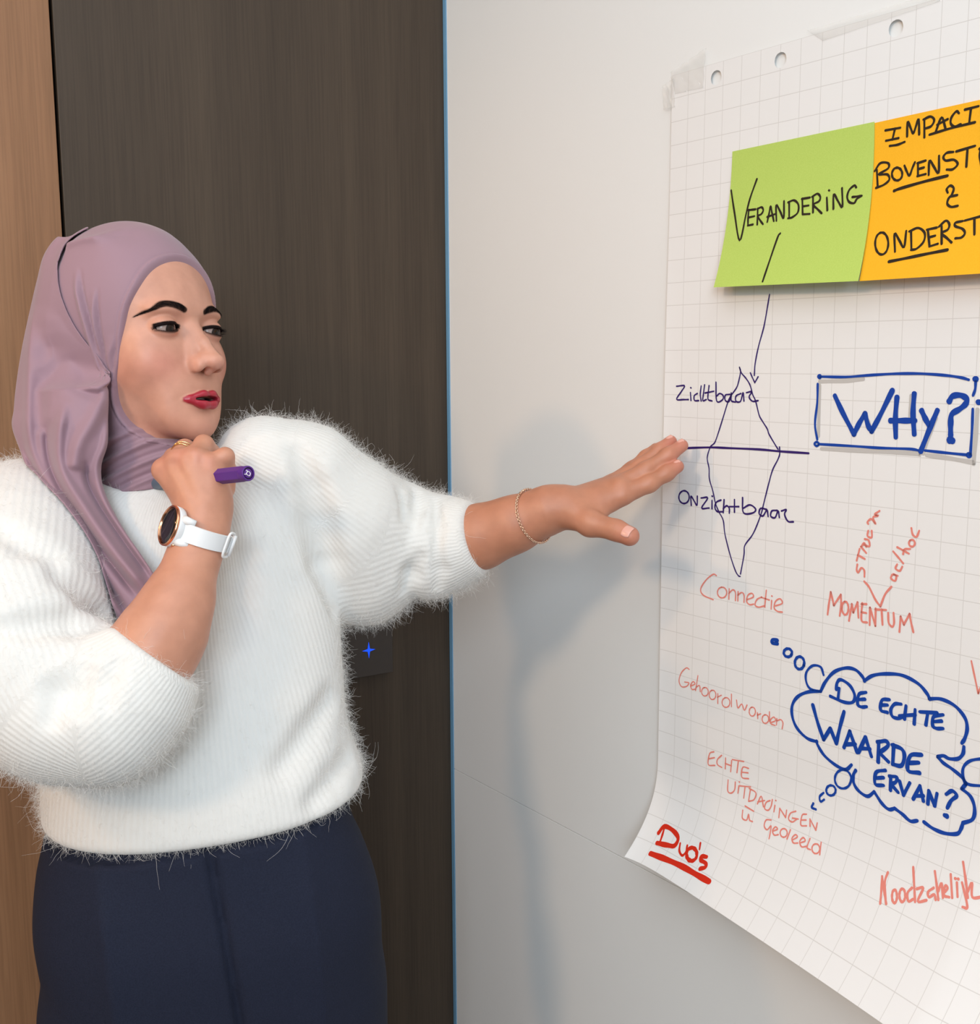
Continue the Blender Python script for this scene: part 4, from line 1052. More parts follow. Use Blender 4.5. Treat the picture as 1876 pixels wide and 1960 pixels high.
FOLDS = [  # polyline (px), half width (px), height (m)
    ([(58, 590), (55, 700), (55, 830), (80, 915), (130, 1010), (185, 1100), (238, 1190)], 9, .0065),
    ([(125, 770), (113, 835), (118, 900), (160, 970), (215, 1050), (280, 1130)], 10, .0070),
    ([(70, 585), (100, 660), (150, 715), (200, 745)], 13, .0050),
    ([(86, 560), (120, 640), (160, 700), (203, 742)], 7, .0025),
    ([(204, 745), (180, 800), (150, 850), (140, 900)], 14, .0055),
    ([(206, 800), (200, 850), (185, 900), (205, 970), (250, 1040), (300, 1110)], 7, .0045),
    ([(25, 820), (55, 900), (85, 980), (130, 1070), (180, 1150)], 8, .0055)]
VALL = [
    ([(30, 835), (70, 905), (110, 965), (150, 1035), (200, 1110), (245, 1180)], 7, .0075),
    ([(95, 800), (90, 850), (103, 905), (140, 975), (200, 1060), (262, 1140)], 8, .0070),
    ([(80, 640), (78, 740), (80, 830)], 12, .0045),
    ([(160, 880), (175, 940), (230, 1025), (285, 1100)], 7, .0060),
    ([(90, 690), (140, 740), (195, 760)], 11, .0040)]
pq = flat[:, :2].copy()
for pl, w, amp in FOLDS:
    s_, t_ = pl_dist(pq, pl); env = np.clip(t_ / .12, 0, 1) * np.clip((1.02 - t_) / .08, 0, 1)
    flat[:, 2] -= 1.4 * amp * env * np.exp(-(s_ / w) ** 2)
for pl, w, amp in VALL:
    s_, t_ = pl_dist(pq, pl); env = np.clip(t_ / .15, 0, 1) * np.clip((1.02 - t_) / .08, 0, 1)
    flat[:, 2] += 1.5 * amp * env * np.exp(-(s_ / w) ** 2)
def unproj(A): return CAM + (_F + _R * ((A[:, :1] - 938) / FPX) + _U * ((980 - A[:, 1:2]) / FPX)) * A[:, 2:3]
front = unproj(flat).reshape(NVD, NUD, 3)
# hem of the free edge turns back a little, the outer edge wraps round behind
wrapL = []
for k, (dp, dd_) in enumerate(((0, .012), (4, .026), (12, .042), (24, .056), (40, .066))):
    A = np.stack([L_[:, 0] + dp, L_[:, 1] + 0.2 * dp, L_[:, 2] + dd_], 1); wrapL.append(unproj(A))
wrapR = []
for k, (dp, dd_) in enumerate(((0.5, .003), (-3, .006), (-10, .008))):
    A = np.stack([R_[:, 0] + dp, R_[:, 1], R_[:, 2] + dd_], 1); wrapR.append(unproj(A))
grid = np.concatenate([np.stack(wrapL[::-1], 1), front, np.stack(wrapR, 1)], 1)
NUT = grid.shape[1]
gv = grid.reshape(-1, 3)
gi = np.arange(NVD * NUT).reshape(NVD, NUT)
DQ = np.stack([gi[:-1, :-1], gi[1:, :-1], gi[1:, 1:], gi[:-1, 1:]], -1).reshape(-1, 4)
gv = push_out(gv, f_cap_w, .0022, 3)
gv = push_out(gv, lambda p: f_sweater(p.astype(np.float32)), .0028, 3)
wv = np.clip((0.44 - np.linspace(0, 1, NVD)) / .05, 0, 1)[:, None]; wu = np.clip((np.arange(NUT) - 5 - .15 * NUD) / (.6 * NUD), 0, 1)[None, :]
wt = np.maximum((wv * wu), np.clip((0.07 - np.linspace(0, 1, NVD)) / .05, 0, 1)[:, None] * np.ones((1, NUT))).reshape(-1)
for _ in range(4):
    G, v = grad(f_cap_w, gv, .002); G /= np.linalg.norm(G, axis=1, keepdims=True) + 1e-9
    gv = gv - G * (np.maximum(v - .0024, 0) * wt)[:, None]
gv = smooth_mesh(gv, DQ, 2, .35)
DV = gv
print('scarf', len(CV), len(DV), time.time() - _T0)
# ================================================================== assemble the person
def skin_mat():
    m = mat('skin', rgb(214, 160, 136), 0.46, spec=0.45)
    b = bsdf(m)
    vc = nd(m, 'ShaderNodeVertexColor'); vc.layer_name = 'skin'
    tc = nd(m, 'ShaderNodeTexCoord'); n1 = nd(m, 'ShaderNodeTexNoise'); n1.inputs['Scale'].default_value = 55; n1.inputs['Detail'].default_value = 5
    r = ramp(m, [(0.3, (0.90, 0.87, 0.86, 1)), (0.7, (1.05, 1.04, 1.04, 1))])
    mx = nd(m, 'ShaderNodeMix'); mx.data_type = 'RGBA'; mx.blend_type = 'MULTIPLY'; mx.inputs['Factor'].default_value = 1.0
    lk(m, tc.outputs['Object'], n1.inputs['Vector']); lk(m, n1.outputs['Fac'], r.inputs[0])
    lk(m, vc.outputs[0], mx.inputs['A']); lk(m, r.outputs[0], mx.inputs['B']); lk(m, mx.outputs['Result'], b.inputs['Base Color'])
    n2 = nd(m, 'ShaderNodeTexNoise'); n2.inputs['Scale'].default_value = 1500; n2.inputs['Detail'].default_value = 2
    bp = nd(m, 'ShaderNodeBump'); bp.inputs['Strength'].default_value = 0.10; bp.inputs['Distance'].default_value = 0.0004
    lk(m, tc.outputs['Object'], n2.inputs['Vector']); lk(m, n2.outputs['Fac'], bp.inputs['Height']); lk(m, bp.outputs[0], b.inputs['Normal'])
    b.inputs['Subsurface Weight'].default_value = 0.10
    b.inputs['Subsurface Radius'].default_value = (1.0, 0.35, 0.2); b.inputs['Subsurface Scale'].default_value = 0.004
    vg = nd(m, 'ShaderNodeVertexColor'); vg.layer_name = 'gloss'
    mr = nd(m, 'ShaderNodeMapRange'); mr.inputs['To Min'].default_value = 0.50; mr.inputs['To Max'].default_value = 0.30
    lk(m, vg.outputs[0], mr.inputs['Value']); lk(m, mr.outputs[0], b.inputs['Roughness'])
    vm = nd(m, 'ShaderNodeVertexColor'); vm.layer_name = 'matte'
    ms = nd(m, 'ShaderNodeMapRange'); ms.inputs['To Min'].default_value = 0.45; ms.inputs['To Max'].default_value = 0.02
    lk(m, vm.outputs[0], ms.inputs['Value']); lk(m, ms.outputs[0], b.inputs['Specular IOR Level'])
    return m
m_skin = skin_mat()
FOOT = np.array([hipc[0], hipc[1], 0.0])
person = empty('person', FOOT, 'person in a mauve headscarf and fluffy white sweater reaching out to the flip chart', 'person')
# hidden trunk that joins head, arms and legs
def f_trunk(p):
    d = sd_cone(p, h2w((0, -74, -80)), h2w((0, -80, -190)), .036, .040)
    d = smin(d, sd_cone(p, K(420, 1040, 1.18), K(250, 1045, 1.16), .06, .06), .04)
    d = smin(d, sd_cone(p, K(345, 1120, 1.165), K(380, 1600, 1.155), .080, .095), .04)
    d = smin(d, chain_sdf(p, [J(500, 940, 1.175, .040), J(620, 1000, 1.21, .042), J(700, 1075, 1.28, .040)], .02), .03)
    d = smin(d, chain_sdf(p, [J(120, 1010, 1.14, .04), J(40, 1200, 1.02, .042), J(110, 1385, .975, .040)], .02), .03)
    for sg in (-1, 1):
        b0 = np.array([hipc[0], hipc[1], .88]) + T_X * sg * .080; b1 = np.array([hipc[0], hipc[1], .06]) + T_X * sg * .105
        d = smin(d, sd_cone(p, b0, b1, .075, .040), .03)
    return d
BV, BQ = surf(f_trunk, (-0.66, 0.88, 0.0), (0.05, 1.36, 1.52), .011, 4, newton=1)
allV, allQ, allC, allG, off = [], [], [], [], 0
for V_, Q_, C_, G_ in ((head_V, head_Q, head_C, head_gloss), (LV, LQ, LC, np.full(len(LV), .25)), (RV, RQ, RC, np.full(len(RV), .3)), (BV, BQ, skin_col(BV), np.zeros(len(BV)))):
    allV.append(V_); allQ.append(Q_ + off); allC.append(C_); allG.append(G_); off += len(V_)
body = np_mesh('body', np.concatenate(allV), np.concatenate(allQ), m_skin, col={'skin': np.concatenate(allC), 'gloss': np.concatenate(allG), 'matte': np.concatenate([head_matte, np.zeros(off - len(head_V))])})
adopt(body, person)
def child(name, V, Fc, m, parent=None, smooth=True, **kw):
    o = mesh_obj(name, V, Fc, m, smooth=smooth, **kw); adopt(o, parent or person); return o
# eyes
def eye_mesh(cx):
    gz = np.array([-0.02, 0.95, -0.26]); gz /= np.linalg.norm(gz)
    u = np.cross(gz, [0, 0, 1]); u /= np.linalg.norm(u); w = np.cross(u, gz)
    V, Fc, C = [], [], []
    rings, seg = 40, 40
    for i in range(rings + 1):
        t = math.pi * i / rings
        for k in range(seg):
            a = 2 * math.pi * k / seg
            v = gz * math.cos(t) + (u * math.cos(a) + w * math.sin(a)) * math.sin(t)
            r = EYE_R - 0.05 + 0.35 * math.exp(-(t / .35) ** 2)
            V.append(h2w(np.array([cx, EYE[1], EYE[2]]) + v * r))
            if t < .20: C.append((.008, .006, .006))
            elif t < .52: C.append(rgb(40, 22, 15)[:3] if t < .46 else rgb(24, 16, 13)[:3])
            else: C.append(rgb(168, 146, 138)[:3])  # white of the eye, shade put into its colour
    for i in range(rings):
        for k in range(seg): Fc.append((i * seg + k, i * seg + (k + 1) % seg, (i + 1) * seg + (k + 1) % seg, (i + 1) * seg + k))
    return V, Fc, C
m_eye = mat('eye', (.8, .8, .8, 1), 0.10, spec=0.25)
vc_ = nd(m_eye, 'ShaderNodeVertexColor'); vc_.layer_name = 'eye'; lk(m_eye, vc_.outputs[0], bsdf(m_eye).inputs['Base Color'])
for sx in (-1, 1):
    V, Fc, C = eye_mesh(sx * EYE[0])
    child('eye', V, Fc, m_eye, body, col={'eye': C})['label'] = 'dark brown eye'
# lashes
m_lash = mat('lash', rgb(22, 15, 15), 0.7, spec=0.1)
for sx in (-1, 1):
    V, Fc = [], []
    for i in range(46):
        upper = i < 30
        t = (-0.88 + 1.86 * i / 29) if upper else (-0.6 + 1.5 * (i - 30) / 15)
        dx = t * 15.6
        axx = EYE[0] + 0.8 + dx; base = -1.9 - 0.9 * t
        zz = base + (2.1 * (1 - abs(min(t, 1)) ** 2.4) * (1 - .12 * t) if upper else -4.4 * (1 - abs(min(t, 1)) ** 2.2))
        rr = (EYE_R + 1.2) ** 2 - (axx - EYE[0]) ** 2 * .9 - (zz - EYE[2]) ** 2
        yy = EYE[1] + math.sqrt(max(rr, 1.0))
        L = (4.2 + 3.0 * max(0, t)) if upper else 2.2
        d0 = np.array([0.50 * t + .25 * max(0, t), 0.85, -0.25 if upper else -0.8]); d1 = np.array([0.7 * t + .3 * max(0, t), 0.55, 0.15 if upper else -0.9])
        p0 = np.array([axx, yy - .2, zz]); p1 = p0 + d0 / np.linalg.norm(d0) * L * .5; p2 = p1 + d1 / np.linalg.norm(d1) * L * .5
        pts = np.array([p0, p1, p2]); pts[:, 0] *= sx
        v_, f_ = tube(h2w(pts), np.array([.00022, .00018, .00005]), 4, caps=False)
        o0 = len(V); V += list(v_); Fc += [tuple(j + o0 for j in f) for f in f_]
    child('eyelashes', V, Fc, m_lash, body)
# eyebrow hairs
for sx in (-1, 1):
    N = 230; t_ = rng.random(N); ci = (t_ * (len(bc) - 1)).astype(int)
    tg_ = np.gradient(bc, axis=0)[ci]; tg_ /= np.linalg.norm(tg_, axis=1, keepdims=True); nn_ = np.stack([-tg_[:, 1], tg_[:, 0]], 1)
    o_ = (rng.random(N) * 2 - 1) * 0.8; p2 = bc[ci] + nn_ * (bw[ci] * o_)[:, None]
    dr = tg_ * (0.55 + .5 * t_)[:, None] - nn_ * (o_ * .5 - (.45 * (1 - t_)))[:, None]; dr /= np.linalg.norm(dr, axis=1, keepdims=True)
    Lh = (4.5 - 2.0 * t_) * (0.7 + .5 * rng.random(N))
    rows = []
    for f_ in (0, .5, 1.0):
        q_ = p2 + dr * (Lh * f_)[:, None]; lo_, hi_ = np.full(N, -35.0), np.full(N, 40.0)
        for _ in range(16):
            m_ = (lo_ + hi_) / 2; ins_ = f_head(np.stack([q_[:, 0], m_, q_[:, 1]], 1).astype(np.float32)) < 0
            lo_ = np.where(ins_, m_, lo_); hi_ = np.where(ins_, hi_, m_)
        rows.append(np.stack([q_[:, 0] * sx, hi_ + .12 + .35 * f_, q_[:, 1]], 1))
    V, Fc = [], []
    for i in range(N):
        v_, f2 = tube(h2w(np.array([r_[i] for r_ in rows])), np.array([.00016, .00014, .00004]), 3, caps=False)
        o0 = len(V); V += v_; Fc += [tuple(j + o0 for j in f) for f in f2]
    child('eyebrow', V, Fc, m_lash, body)
# teeth
V, Fc = tube(h2w(np.array([(x_, 8.0 - .02 * x_ * x_, -70.8) for x_ in np.linspace(-16, 16, 15)])), .0022, 8)
child('teeth', V, Fc, mat('teeth', rgb(226, 214, 204), .25), body)
# finger nails of the reaching hand
m_nail = mat('nail', rgb(226, 168, 152), 0.22)
def nail(tip, prev, dors, L=.0046, Wd=.0042, inset=.0018, base_r=.007):
    tip, prev = np.asarray(tip[:3]), np.asarray(prev[:3]); a = tip - prev; a /= np.linalg.norm(a)
    n = np.asarray(dors) - a * (np.asarray(dors) @ a); n /= np.linalg.norm(n); b = np.cross(a, n)
    c = tip - a * .0008
    V, Fc = [], []
    N, M = 10, 10
    for i in range(N + 1):
        for j in range(M + 1):
            s, t = (i / N) * 2 - 1, (j / M) * 2 - 1
            k = math.sqrt(max(0.0, 1 - .35 * s * s)); ang = t * .78 * k
            rr = base_r + .0003 - .0004 * (s * s)
            V.append(c + a * (s * L) + n * (rr * math.cos(ang)) + b * (rr * math.sin(ang) * Wd / .0042 * .8))
    for i in range(N):
        for j in range(M): Fc.append((i * (M + 1) + j, i * (M + 1) + j + 1, (i + 1) * (M + 1) + j + 1, (i + 1) * (M + 1) + j))
    o = child('fingernail', V, Fc, m_nail, body)
    md = o.modifiers.new('t', 'SOLIDIFY'); md.thickness = .0004
dor = -_F * .55 + _U * .62 - _R * .50
for nm in ('index', 'middle', 'ring'):
    nail(LF[nm][-1], LF[nm][-2], dor, base_r=LF[nm][-1][3])
nail(LF['thumb'][-1], LF['thumb'][-2], -_F * 1.0 + _R * .35 + _U * .15, L=.0056, Wd=.0052, base_r=.0104)

# ---- sweater
m_knit = mat('fluffy_knit', rgb(226, 223, 218), 1.0, spec=0.1)
b_ = bsdf(m_knit); b_.inputs['Sheen Weight'].default_value = 0.35; b_.inputs['Sheen Roughness'].default_value = 0.6
uvn = nd(m_knit, 'ShaderNodeUVMap'); mp_ = nd(m_knit, 'ShaderNodeMapping'); mp_.inputs['Scale'].default_value = (1 / .0058, 1 / .0058, 1)
wv_ = nd(m_knit, 'ShaderNodeTexWave'); wv_.wave_type = 'BANDS'; wv_.bands_direction = 'X'; wv_.inputs['Scale'].default_value = 0.314; wv_.inputs['Distortion'].default_value = 0.8; wv_.inputs['Detail'].default_value = 1.5; wv_.inputs['Detail Scale'].default_value = 0.4
lk(m_knit, uvn.outputs[0], mp_.inputs[0]); lk(m_knit, mp_.outputs[0], wv_.inputs['Vector'])
tc_ = nd(m_knit, 'ShaderNodeTexCoord'); nz_ = nd(m_knit, 'ShaderNodeTexNoise'); nz_.inputs['Scale'].default_value = 260; nz_.inputs['Detail'].default_value = 4
lk(m_knit, tc_.outputs['Object'], nz_.inputs['Vector'])
ad_ = nd(m_knit, 'ShaderNodeMath', operation='ADD'); lk(m_knit, wv_.outputs['Fac'], ad_.inputs[0]); lk(m_knit, nz_.outputs['Fac'], ad_.inputs[1])
bp_ = nd(m_knit, 'ShaderNodeBump'); bp_.inputs['Strength'].default_value = 0.28; bp_.inputs['Distance'].default_value = 0.0011
lk(m_knit, ad_.outputs[0], bp_.inputs['Height']); lk(m_knit, bp_.outputs[0], b_.inputs['Normal'])
sweater = adopt(np_mesh('sweater', SV, SQ, m_knit, uv=S_UV), person)
sweater['label'] = 'fluffy off-white knitted sweater with pushed-up sleeves'
# fuzz
Gs, _ = grad(lambda p: f_sweater(p), SV, .003); Gs /= np.linalg.norm(Gs, axis=1, keepdims=True) + 1e-9
vd = SV - CAM; vd /= np.linalg.norm(vd, axis=1, keepdims=True)
facing = (Gs * vd).sum(1)
cand = np.nonzero(facing < 0.45)[0]
def strands(N, lmin, lmax, npt, curl, lift, rim_bias):
    w = np.ones(len(cand))
    if rim_bias: w = np.exp(-(facing[cand] / .30) ** 2)
    i = rng.choice(cand, N, p=w / w.sum())
    n = Gs[i]; rnd = rng.normal(size=(N, 3)); tn = rnd - n * (rnd * n).sum(1, keepdims=True); tn /= np.linalg.norm(tn, axis=1, keepdims=True)
    L = lmin + (lmax - lmin) * rng.random(N) ** 1.6
    p = SV[i] + rng.normal(size=(N, 3)) * .0012 - n * .0010
    d = n * lift + tn * .9 + np.array([0, 0, -.25]); d /= np.linalg.norm(d, axis=1, keepdims=True)
    bend = rng.normal(size=(N, 3)) * curl
    pts = [p]
    for k in range(npt - 1):
        d = d + bend + rng.normal(size=(N, 3)) * curl * .6 + n * (.10 if k < 2 else -.05) + np.array([0, 0, -.06]); d /= np.linalg.norm(d, axis=1, keepdims=True)
        p = p + d * (L / (npt - 1))[:, None]; pts.append(p)
    return np.stack(pts, 1)
sets = [strands(42000, .004, .011, 5, .25, .40, False), strands(16000, .006, .020, 7, .36, .9, True), strands(420, .018, .042, 9, .26, 1.1, True)]
hc = bpy.data.hair_curves.new('wool_fuzz')
sizes = [s_.shape[1] for s_ in sets for _ in range(len(s_))]
hc.add_curves(sizes)
pos = np.concatenate([s_.reshape(-1, 3) for s_ in sets]).astype(np.float32)
hc.points.foreach_set('position', pos.ravel())
rad = np.concatenate([np.tile(np.linspace(1, .35, s_.shape[1]) * r_, len(s_)) for s_, r_ in zip(sets, (.00006, .00009, .00010))]).astype(np.float32)
hc.points.foreach_set('radius', rad)
m_fuzz = mat('wool_fuzz', rgb(230, 226, 221), 0.9, spec=0.1)
hc.materials.append(m_fuzz)
fz = bpy.data.objects.new('wool_fuzz', hc); COL.objects.link(fz); adopt(fz, sweater); fz['kind'] = 'stuff'
# ---- trousers
m_tr = noise_mat('navy_wool', rgb(26, 30, 46), rgb(32, 37, 55), (700, 700, 700), 1.0, 3, 0.85, 0.15, 0.25)
trousers = adopt(np_mesh('trousers', PV, PQ, m_tr), person); trousers['label'] = 'navy pleated trousers'
m_shoe = mat('shoe', rgb(30, 28, 28), .5)
for sg in (-1, 1):
    c0 = FOOT + T_X * sg * .108
    def f_shoe(p, c0=c0):
        d = sd_cone(p, c0 + T_Yv * -.05 + E_Z * .045, c0 + T_Yv * .12 + E_Z * .030, .040, .030)
        d = smin(d, sd_cone(p, c0 + E_Z * .05, c0 + E_Z * .10, .04, .042), .03)
        return smax(d, .0005 - p[:, 2], .01)
    V, Q = surf(f_shoe, c0 + np.array([-.25, -.25, -.01]), c0 + np.array([.25, .25, .16]), .006, 4, newton=1)
    adopt(np_mesh('shoe', V, Q, m_shoe), person)
# ---- headscarf
m_sc = mat('mauve_crepe', rgb(154, 123, 134), 0.62, spec=0.25)
bsdf(m_sc).inputs['Sheen Weight'].default_value = 0.25
tc_ = nd(m_sc, 'ShaderNodeTexCoord'); nz_ = nd(m_sc, 'ShaderNodeTexNoise'); nz_.inputs['Scale'].default_value = 1800; nz_.inputs['Detail'].default_value = 2
bp_ = nd(m_sc, 'ShaderNodeBump'); bp_.inputs['Strength'].default_value = 0.12; bp_.inputs['Distance'].default_value = 0.0003
lk(m_sc, tc_.outputs['Object'], nz_.inputs['Vector']); lk(m_sc, nz_.outputs['Fac'], bp_.inputs['Height']); lk(m_sc, bp_.outputs[0], bsdf(m_sc).inputs['Normal'])
scarf = adopt(np_mesh('headscarf', CV, CQ, m_sc), person); scarf['label'] = 'mauve crepe headscarf'
drape = adopt(np_mesh('scarf_end', DV, DQ, m_sc), scarf); drape['label'] = 'long loose end of the scarf lying across the chest'
md = drape.modifiers.new('cloth', 'SOLIDIFY'); md.thickness = .0012; md.offset = 0
print('person', time.time() - _T0)
# ================================================================== watch
def nrm(v): return np.asarray(v, float) / np.linalg.norm(v)
def lathe(c, ax, ux, prof, seg=48):
    """surface of revolution: prof = [(r, h)] along axis ax"""
    uy = np.cross(ax, ux); V, Fc = [], []
    for r, h in prof:
        for k in range(seg):
            a = 2 * math.pi * k / seg; V.append(c + ax * h + (ux * math.cos(a) + uy * math.sin(a)) * r)
    for i in range(len(prof) - 1):
        for k in range(seg): Fc.append((i * seg + k, i * seg + (k + 1) % seg, (i + 1) * seg + (k + 1) % seg, (i + 1) * seg + k))
    return V, Fc
def sub(name, V, Fc, m, parent, smooth=True): o = mesh_obj(name, V, Fc, m, smooth=smooth); adopt(o, parent); return o
m_white = mat('white_silicone', rgb(232, 232, 232), 0.5)
m_rose = mat('rose_gold', rgb(232, 164, 126), 0.20, metal=1.0)
m_rose2 = mat('pale_rose_gold', rgb(240, 206, 180), 0.25, metal=1.0)
m_wglass = mat('watch_glass', rgb(20, 22, 26), 0.08, spec=0.6)
m_gold = mat('gold', rgb(226, 186, 130), 0.18, metal=1.0)
wn = nrm(math.sin(math.radians(52)) * (-.943 * _R + .334 * _U) - math.cos(math.radians(52)) * _F)
wa = .334 * _R + .943 * _U; wa = nrm(wa - wn * (wa @ wn)); wb_ = np.cross(wn, wa)
if wb_ @ _F > 0: wb_ = -wb_                                 # wb_ points to the camera side
wrist = P(389, 1024, 1.026)
def skin_r(c, d):                                          # distance from c to the skin of the arm along d (arrays)
    c, d = np.atleast_2d(c), np.atleast_2d(d); lo, hi = np.full(len(d), .005), np.full(len(d), .05)
    for _ in range(18):
        m_ = (lo + hi) / 2; ins_ = f_rhand((c + d * m_[:, None]).astype(np.float32)) < 0
        lo = np.where(ins_, m_, lo); hi = np.where(ins_, hi, m_)
    return hi
wc = wrist + wn * (skin_r(wrist, wn)[0] + .0085)
_q = proj(wc); print('watch at', _q)
watch = empty('wrist_watch', wc, 'round smartwatch with black dial, rose gold bezel and white strap on the raised wrist', 'watch')
sub('case', *lathe(wc - wn * .0105, wn, wa, [(0, 0), (.0150, 0), (.0178, .0015), (.0190, .0040), (.0193, .0075), (.0190, .0095), (0, .0095)]), m_white, watch)
sub('bezel', *lathe(wc - wn * .0012, wn, wa, [(.0192, 0), (.0194, .0008), (.0190, .0022), (.0181, .0028), (.0174, .0022), (.0172, .0010), (.0172, 0)]), m_rose, watch)
sub('dial_glass', *lathe(wc, wn, wa, [(.0174, -.0008), (.0172, .0007), (.0120, .0013), (.0001, .0016)]), m_wglass, watch)
for sa in (-1, 1):
    for sb in (1, -1):
        c0 = wc - wn * .006 + wa * sa * .0105 + wb_ * sb * .0135
        V, Fc = tube(np.array([c0, c0 + wb_ * sb * .005 - wn * .0030, c0 + wb_ * sb * .0085 - wn * .0085]), np.array([.0042, .0036, .0028]), 12)
        sub('lug', V, Fc, m_white, watch)
bd_ = nrm(-wa * .80 + wb_ * .60); bc_ = wc - wn * .0062 + bd_ * .0188
sub('button', *lathe(bc_, bd_, wn, [(.0028, -.001), (.0029, .0010), (.0022, .0018), (0.0001, .0019)], 20), m_rose, watch)
# strap round the wrist
sc0 = wrist + wa * float((wc - wrist) @ wa)
_tt = np.linspace(0, 2 * math.pi, 73); _dir = wn[None] * np.cos(_tt)[:, None] + wb_[None] * np.sin(_tt)[:, None]
_rad = np.max([skin_r(sc0 + wa * o_, _dir) for o_ in (-.007, 0, .007)], 0)
def strap_pt(th, r=0.0):
    rr = np.interp(th % (2 * math.pi), np.linspace(0, 2 * math.pi, 73), _rad) + .0006 + r
    return sc0 + (wn * math.cos(th) + wb_ * math.sin(th)) * rr
def band(th0, th1, w0, w1, t, r0=0.0, n=40):
    V, Fc = [], []
    for i in range(n + 1):
        f = i / n; th = th0 + (th1 - th0) * f; w = (w0 + (w1 - w0) * f) / 2
        a_, b_ = strap_pt(th, r0), strap_pt(th, r0 + t)
        for q in (a_ - wa * w, a_ + wa * w, b_ + wa * (w - .0004), b_ - wa * (w - .0004)): V.append(q)
    for i in range(n):
        for k in range(4): Fc.append((4 * i + k, 4 * i + (k + 1) % 4, 4 * i + 4 + (k + 1) % 4, 4 * i + 4 + k))
    Fc += [(0, 1, 2, 3), (4 * n + 3, 4 * n + 2, 4 * n + 1, 4 * n)]
    return V, Fc
D2 = math.radians
sub('strap', *band(D2(32), D2(150), .0172, .0158, .0019), m_white, watch, False)
sub('strap', *band(D2(328), D2(128), .0172, .0150, .0017, .0021), m_white, watch, False)
bk = strap_pt(D2(120), .002); bt_ = nrm(strap_pt(D2(130)) - strap_pt(D2(112))); bn = nrm(bk - sc0)
loop = [bk + bt_ * x_ + wa * y_ + bn * .0016 for x_, y_ in ((-.005, -.0105), (.003, -.0115), (.0065, -.009), (.0070, 0), (.0065, .009), (.003, .0115), (-.005, .0105), (-.0062, 0))]
V, Fc = tube(catmull(loop, 6, True), .0012, 10, closed=True); sub('buckle', V, Fc, m_white, watch)
V, Fc = tube(np.array([bk + bt_ * .006 - wa * .010 + bn * .003, bk + bt_ * .006 + wa * .010 + bn * .003]), .0016, 10); sub('buckle_bar', V, Fc, m_white, watch)
# ================================================================== rings
f0, f1 = np.array(RF['middle'][1][:3]), np.array(RF['middle'][2][:3]); fd = nrm(f1 - f0)
for k, (t_, tilt) in enumerate(((.62, .10), (.74, -.12))):
    c = f0 + (f1 - f0) * t_ + _U * .0005; n = nrm(fd + _U * tilt + _R * tilt * .5); ux = nrm(np.cross(n, _F)); uy = np.cross(n, ux)
    r_ = .0110 - .0012 * t_
    pts = [c + (ux * math.cos(a) + uy * math.sin(a)) * r_ for a in np.linspace(0, 2 * math.pi, 49)[:-1]]
    V, Fc = tube(np.array(pts), .0007, 8, closed=True)
    o = mesh_obj('finger_ring', V, Fc, m_gold, smooth=True)
    tag(o, ('thin gold finger ring nearest the knuckle of the raised fist', 'thin gold finger ring further from the knuckle of the raised fist')[k], 'ring', 'gold rings on one finger')
# ================================================================== bracelet on the reaching wrist
bc0 = K(1024, 988, 1.198); axd = nrm(np.array(LW[4][:3]) - np.array(LW[3][:3]))
bnv = nrm(axd * 1.0 - _F * .45 - _U * .05); bu = nrm(_U - bnv * (_U @ bnv)); bv = np.cross(bnv, bu)
cp = np.array([bc0 + bu * math.cos(a) * .0265 + bv * math.sin(a) * .0285 for a in np.linspace(0, 2 * math.pi, 97)[:-1]])
cp = push_out(cp, lambda p: f_lhand(p.astype(np.float32)), .0016, 4, .001)
for _ in range(4):                                          # let it lie on the skin
    G, v = grad(lambda p: f_lhand(p.astype(np.float32)), cp, .001); cp -= G * (np.clip(v - .0018, 0, .004) * .5)[:, None]
brace = empty('bracelet', bc0, 'delicate rose gold chain bracelet on the wrist of the reaching arm', 'bracelet')
V, Fc = [], []
for i in range(0, 96):
    a, b = cp[i], cp[(i + 1) % 96]; t = nrm(b - a); c = (a + b) / 2
    n = nrm(c - bc0); n = nrm(n - t * (n @ t)); w = np.cross(t, n) if i % 2 else n
    ring_ = [c + t * math.cos(g) * .0015 + w * math.sin(g) * .0014 for g in np.linspace(0, 2 * math.pi, 9)[:-1]]
    v_, f_ = tube(np.array(ring_), .00050, 5, closed=True); o0 = len(V); V += v_; Fc += [tuple(j + o0 for j in f) for f in f_]
sub('chain', V, Fc, m_rose2, brace)
for i0 in (2, 8, 40, 46):
    a, b = cp[i0], cp[(i0 + 3) % 96]; t = nrm(b - a); n = nrm((a + b) / 2 - bc0); n = nrm(n - t * (n @ t)); w = np.cross(t, n)
    box_frame('bar_link', (a + b) / 2 - t * .0022 - w * .0014 + n * .0003, t, w, n, .0044, .0028, .0010, m_rose2, brace, .0003)
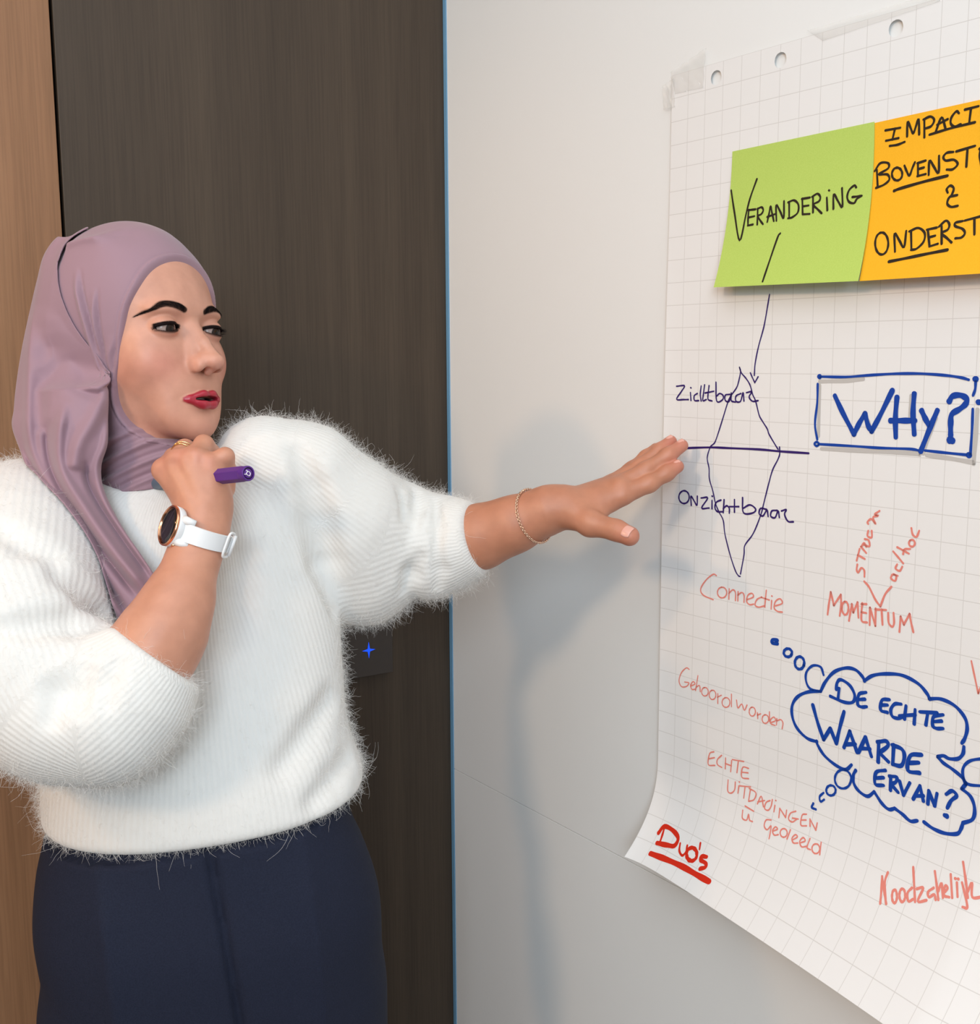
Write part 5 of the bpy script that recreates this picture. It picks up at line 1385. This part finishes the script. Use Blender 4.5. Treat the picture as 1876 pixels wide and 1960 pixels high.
# ================================================================== marker pen in the fist
ma, mb = P(476, 906, .998), P(299, 925, 1.098); md_ = nrm(ma - mb); mL = np.linalg.norm(ma - mb)
mu = nrm(_U - md_ * (_U @ md_)); mw = np.cross(md_, mu)
pen = empty('marker_pen', mb, 'purple-capped marker pen held in the fist under the chin', 'marker pen')
m_pur = mat('purple_plastic', rgb(84, 36, 128), 0.42); m_pur2 = mat('purple_groove', rgb(34, 14, 56), 0.6); m_bar = mat('barrel_plastic', rgb(92, 104, 118), 0.45)
RM = .0074
def hexr(a): return RM * (0.93 + 0.07 / max(.001, 1.0)) * min(1.0, 0.885 / math.cos(((a + math.pi / 6 + .35) % (math.pi / 3)) - math.pi / 6))
V, Fc = [], []
SEG = 60
prof = [(-.074, 1.0, 1), (-.0085, 1.0, 1), (-.0075, .97, .4), (-.0065, .955, 0), (-.0012, .955, 0), (-.0003, .93, 0), (0, .86, 0), (-.0001, .76, 0), (-.0016, .74, 0), (-.0016, .0001, 0)]
for h, sc_, hx in prof:
    for k in range(SEG):
        a = 2 * math.pi * k / SEG; r = (hexr(a) * hx + RM * (1 - hx)) * sc_
        V.append(ma + md_ * h + (mu * math.cos(a) + mw * math.sin(a)) * r)
for i in range(len(prof) - 1):
    for k in range(SEG): Fc.append((i * SEG + k, i * SEG + (k + 1) % SEG, (i + 1) * SEG + (k + 1) % SEG, (i + 1) * SEG + k))
cap_o = sub('cap', V, Fc, m_pur, pen)
for p_ in cap_o.data.polygons: p_.use_smooth = False
sub('end_button', *lathe(ma - md_ * .0016, md_, mu, [(.0044, 0), (.0044, .0012), (.0040, .0016), (.0001, .0017)], 32), m_pur, pen)
sub('end_groove', *lathe(ma - md_ * .0015, md_, mu, [(.0056, 0), (.0044, .0001)], 32), m_pur2, pen)
sub('barrel', *lathe(mb, md_, mu, [(.0001, 0), (.0060, .0004), (.0068, .0015), (.0070, .004), (.0066, mL - .072)], 40), m_bar, pen)
V, Fc = [], []
for st in ([(1640, 652), (1660, 668), (1640, 712), (1614, 716)], [(1640, 712), (1690, 742), (1706, 705), (1688, 678), (1660, 670)]):
    c = catmull([on_plane(270 + x_ / 8.157, 820 + y_ / 8.157, ma + md_ * .0003, md_) for x_, y_ in st], 6)
    v_, f_ = tube(c, .00042, 6); o0 = len(V); V += v_; Fc += [tuple(j + o0 for j in f) for f in f_]
sub('white_mark', V, Fc, mat('white_print', rgb(236, 230, 236), .6), pen)
print('done', time.time() - _T0)
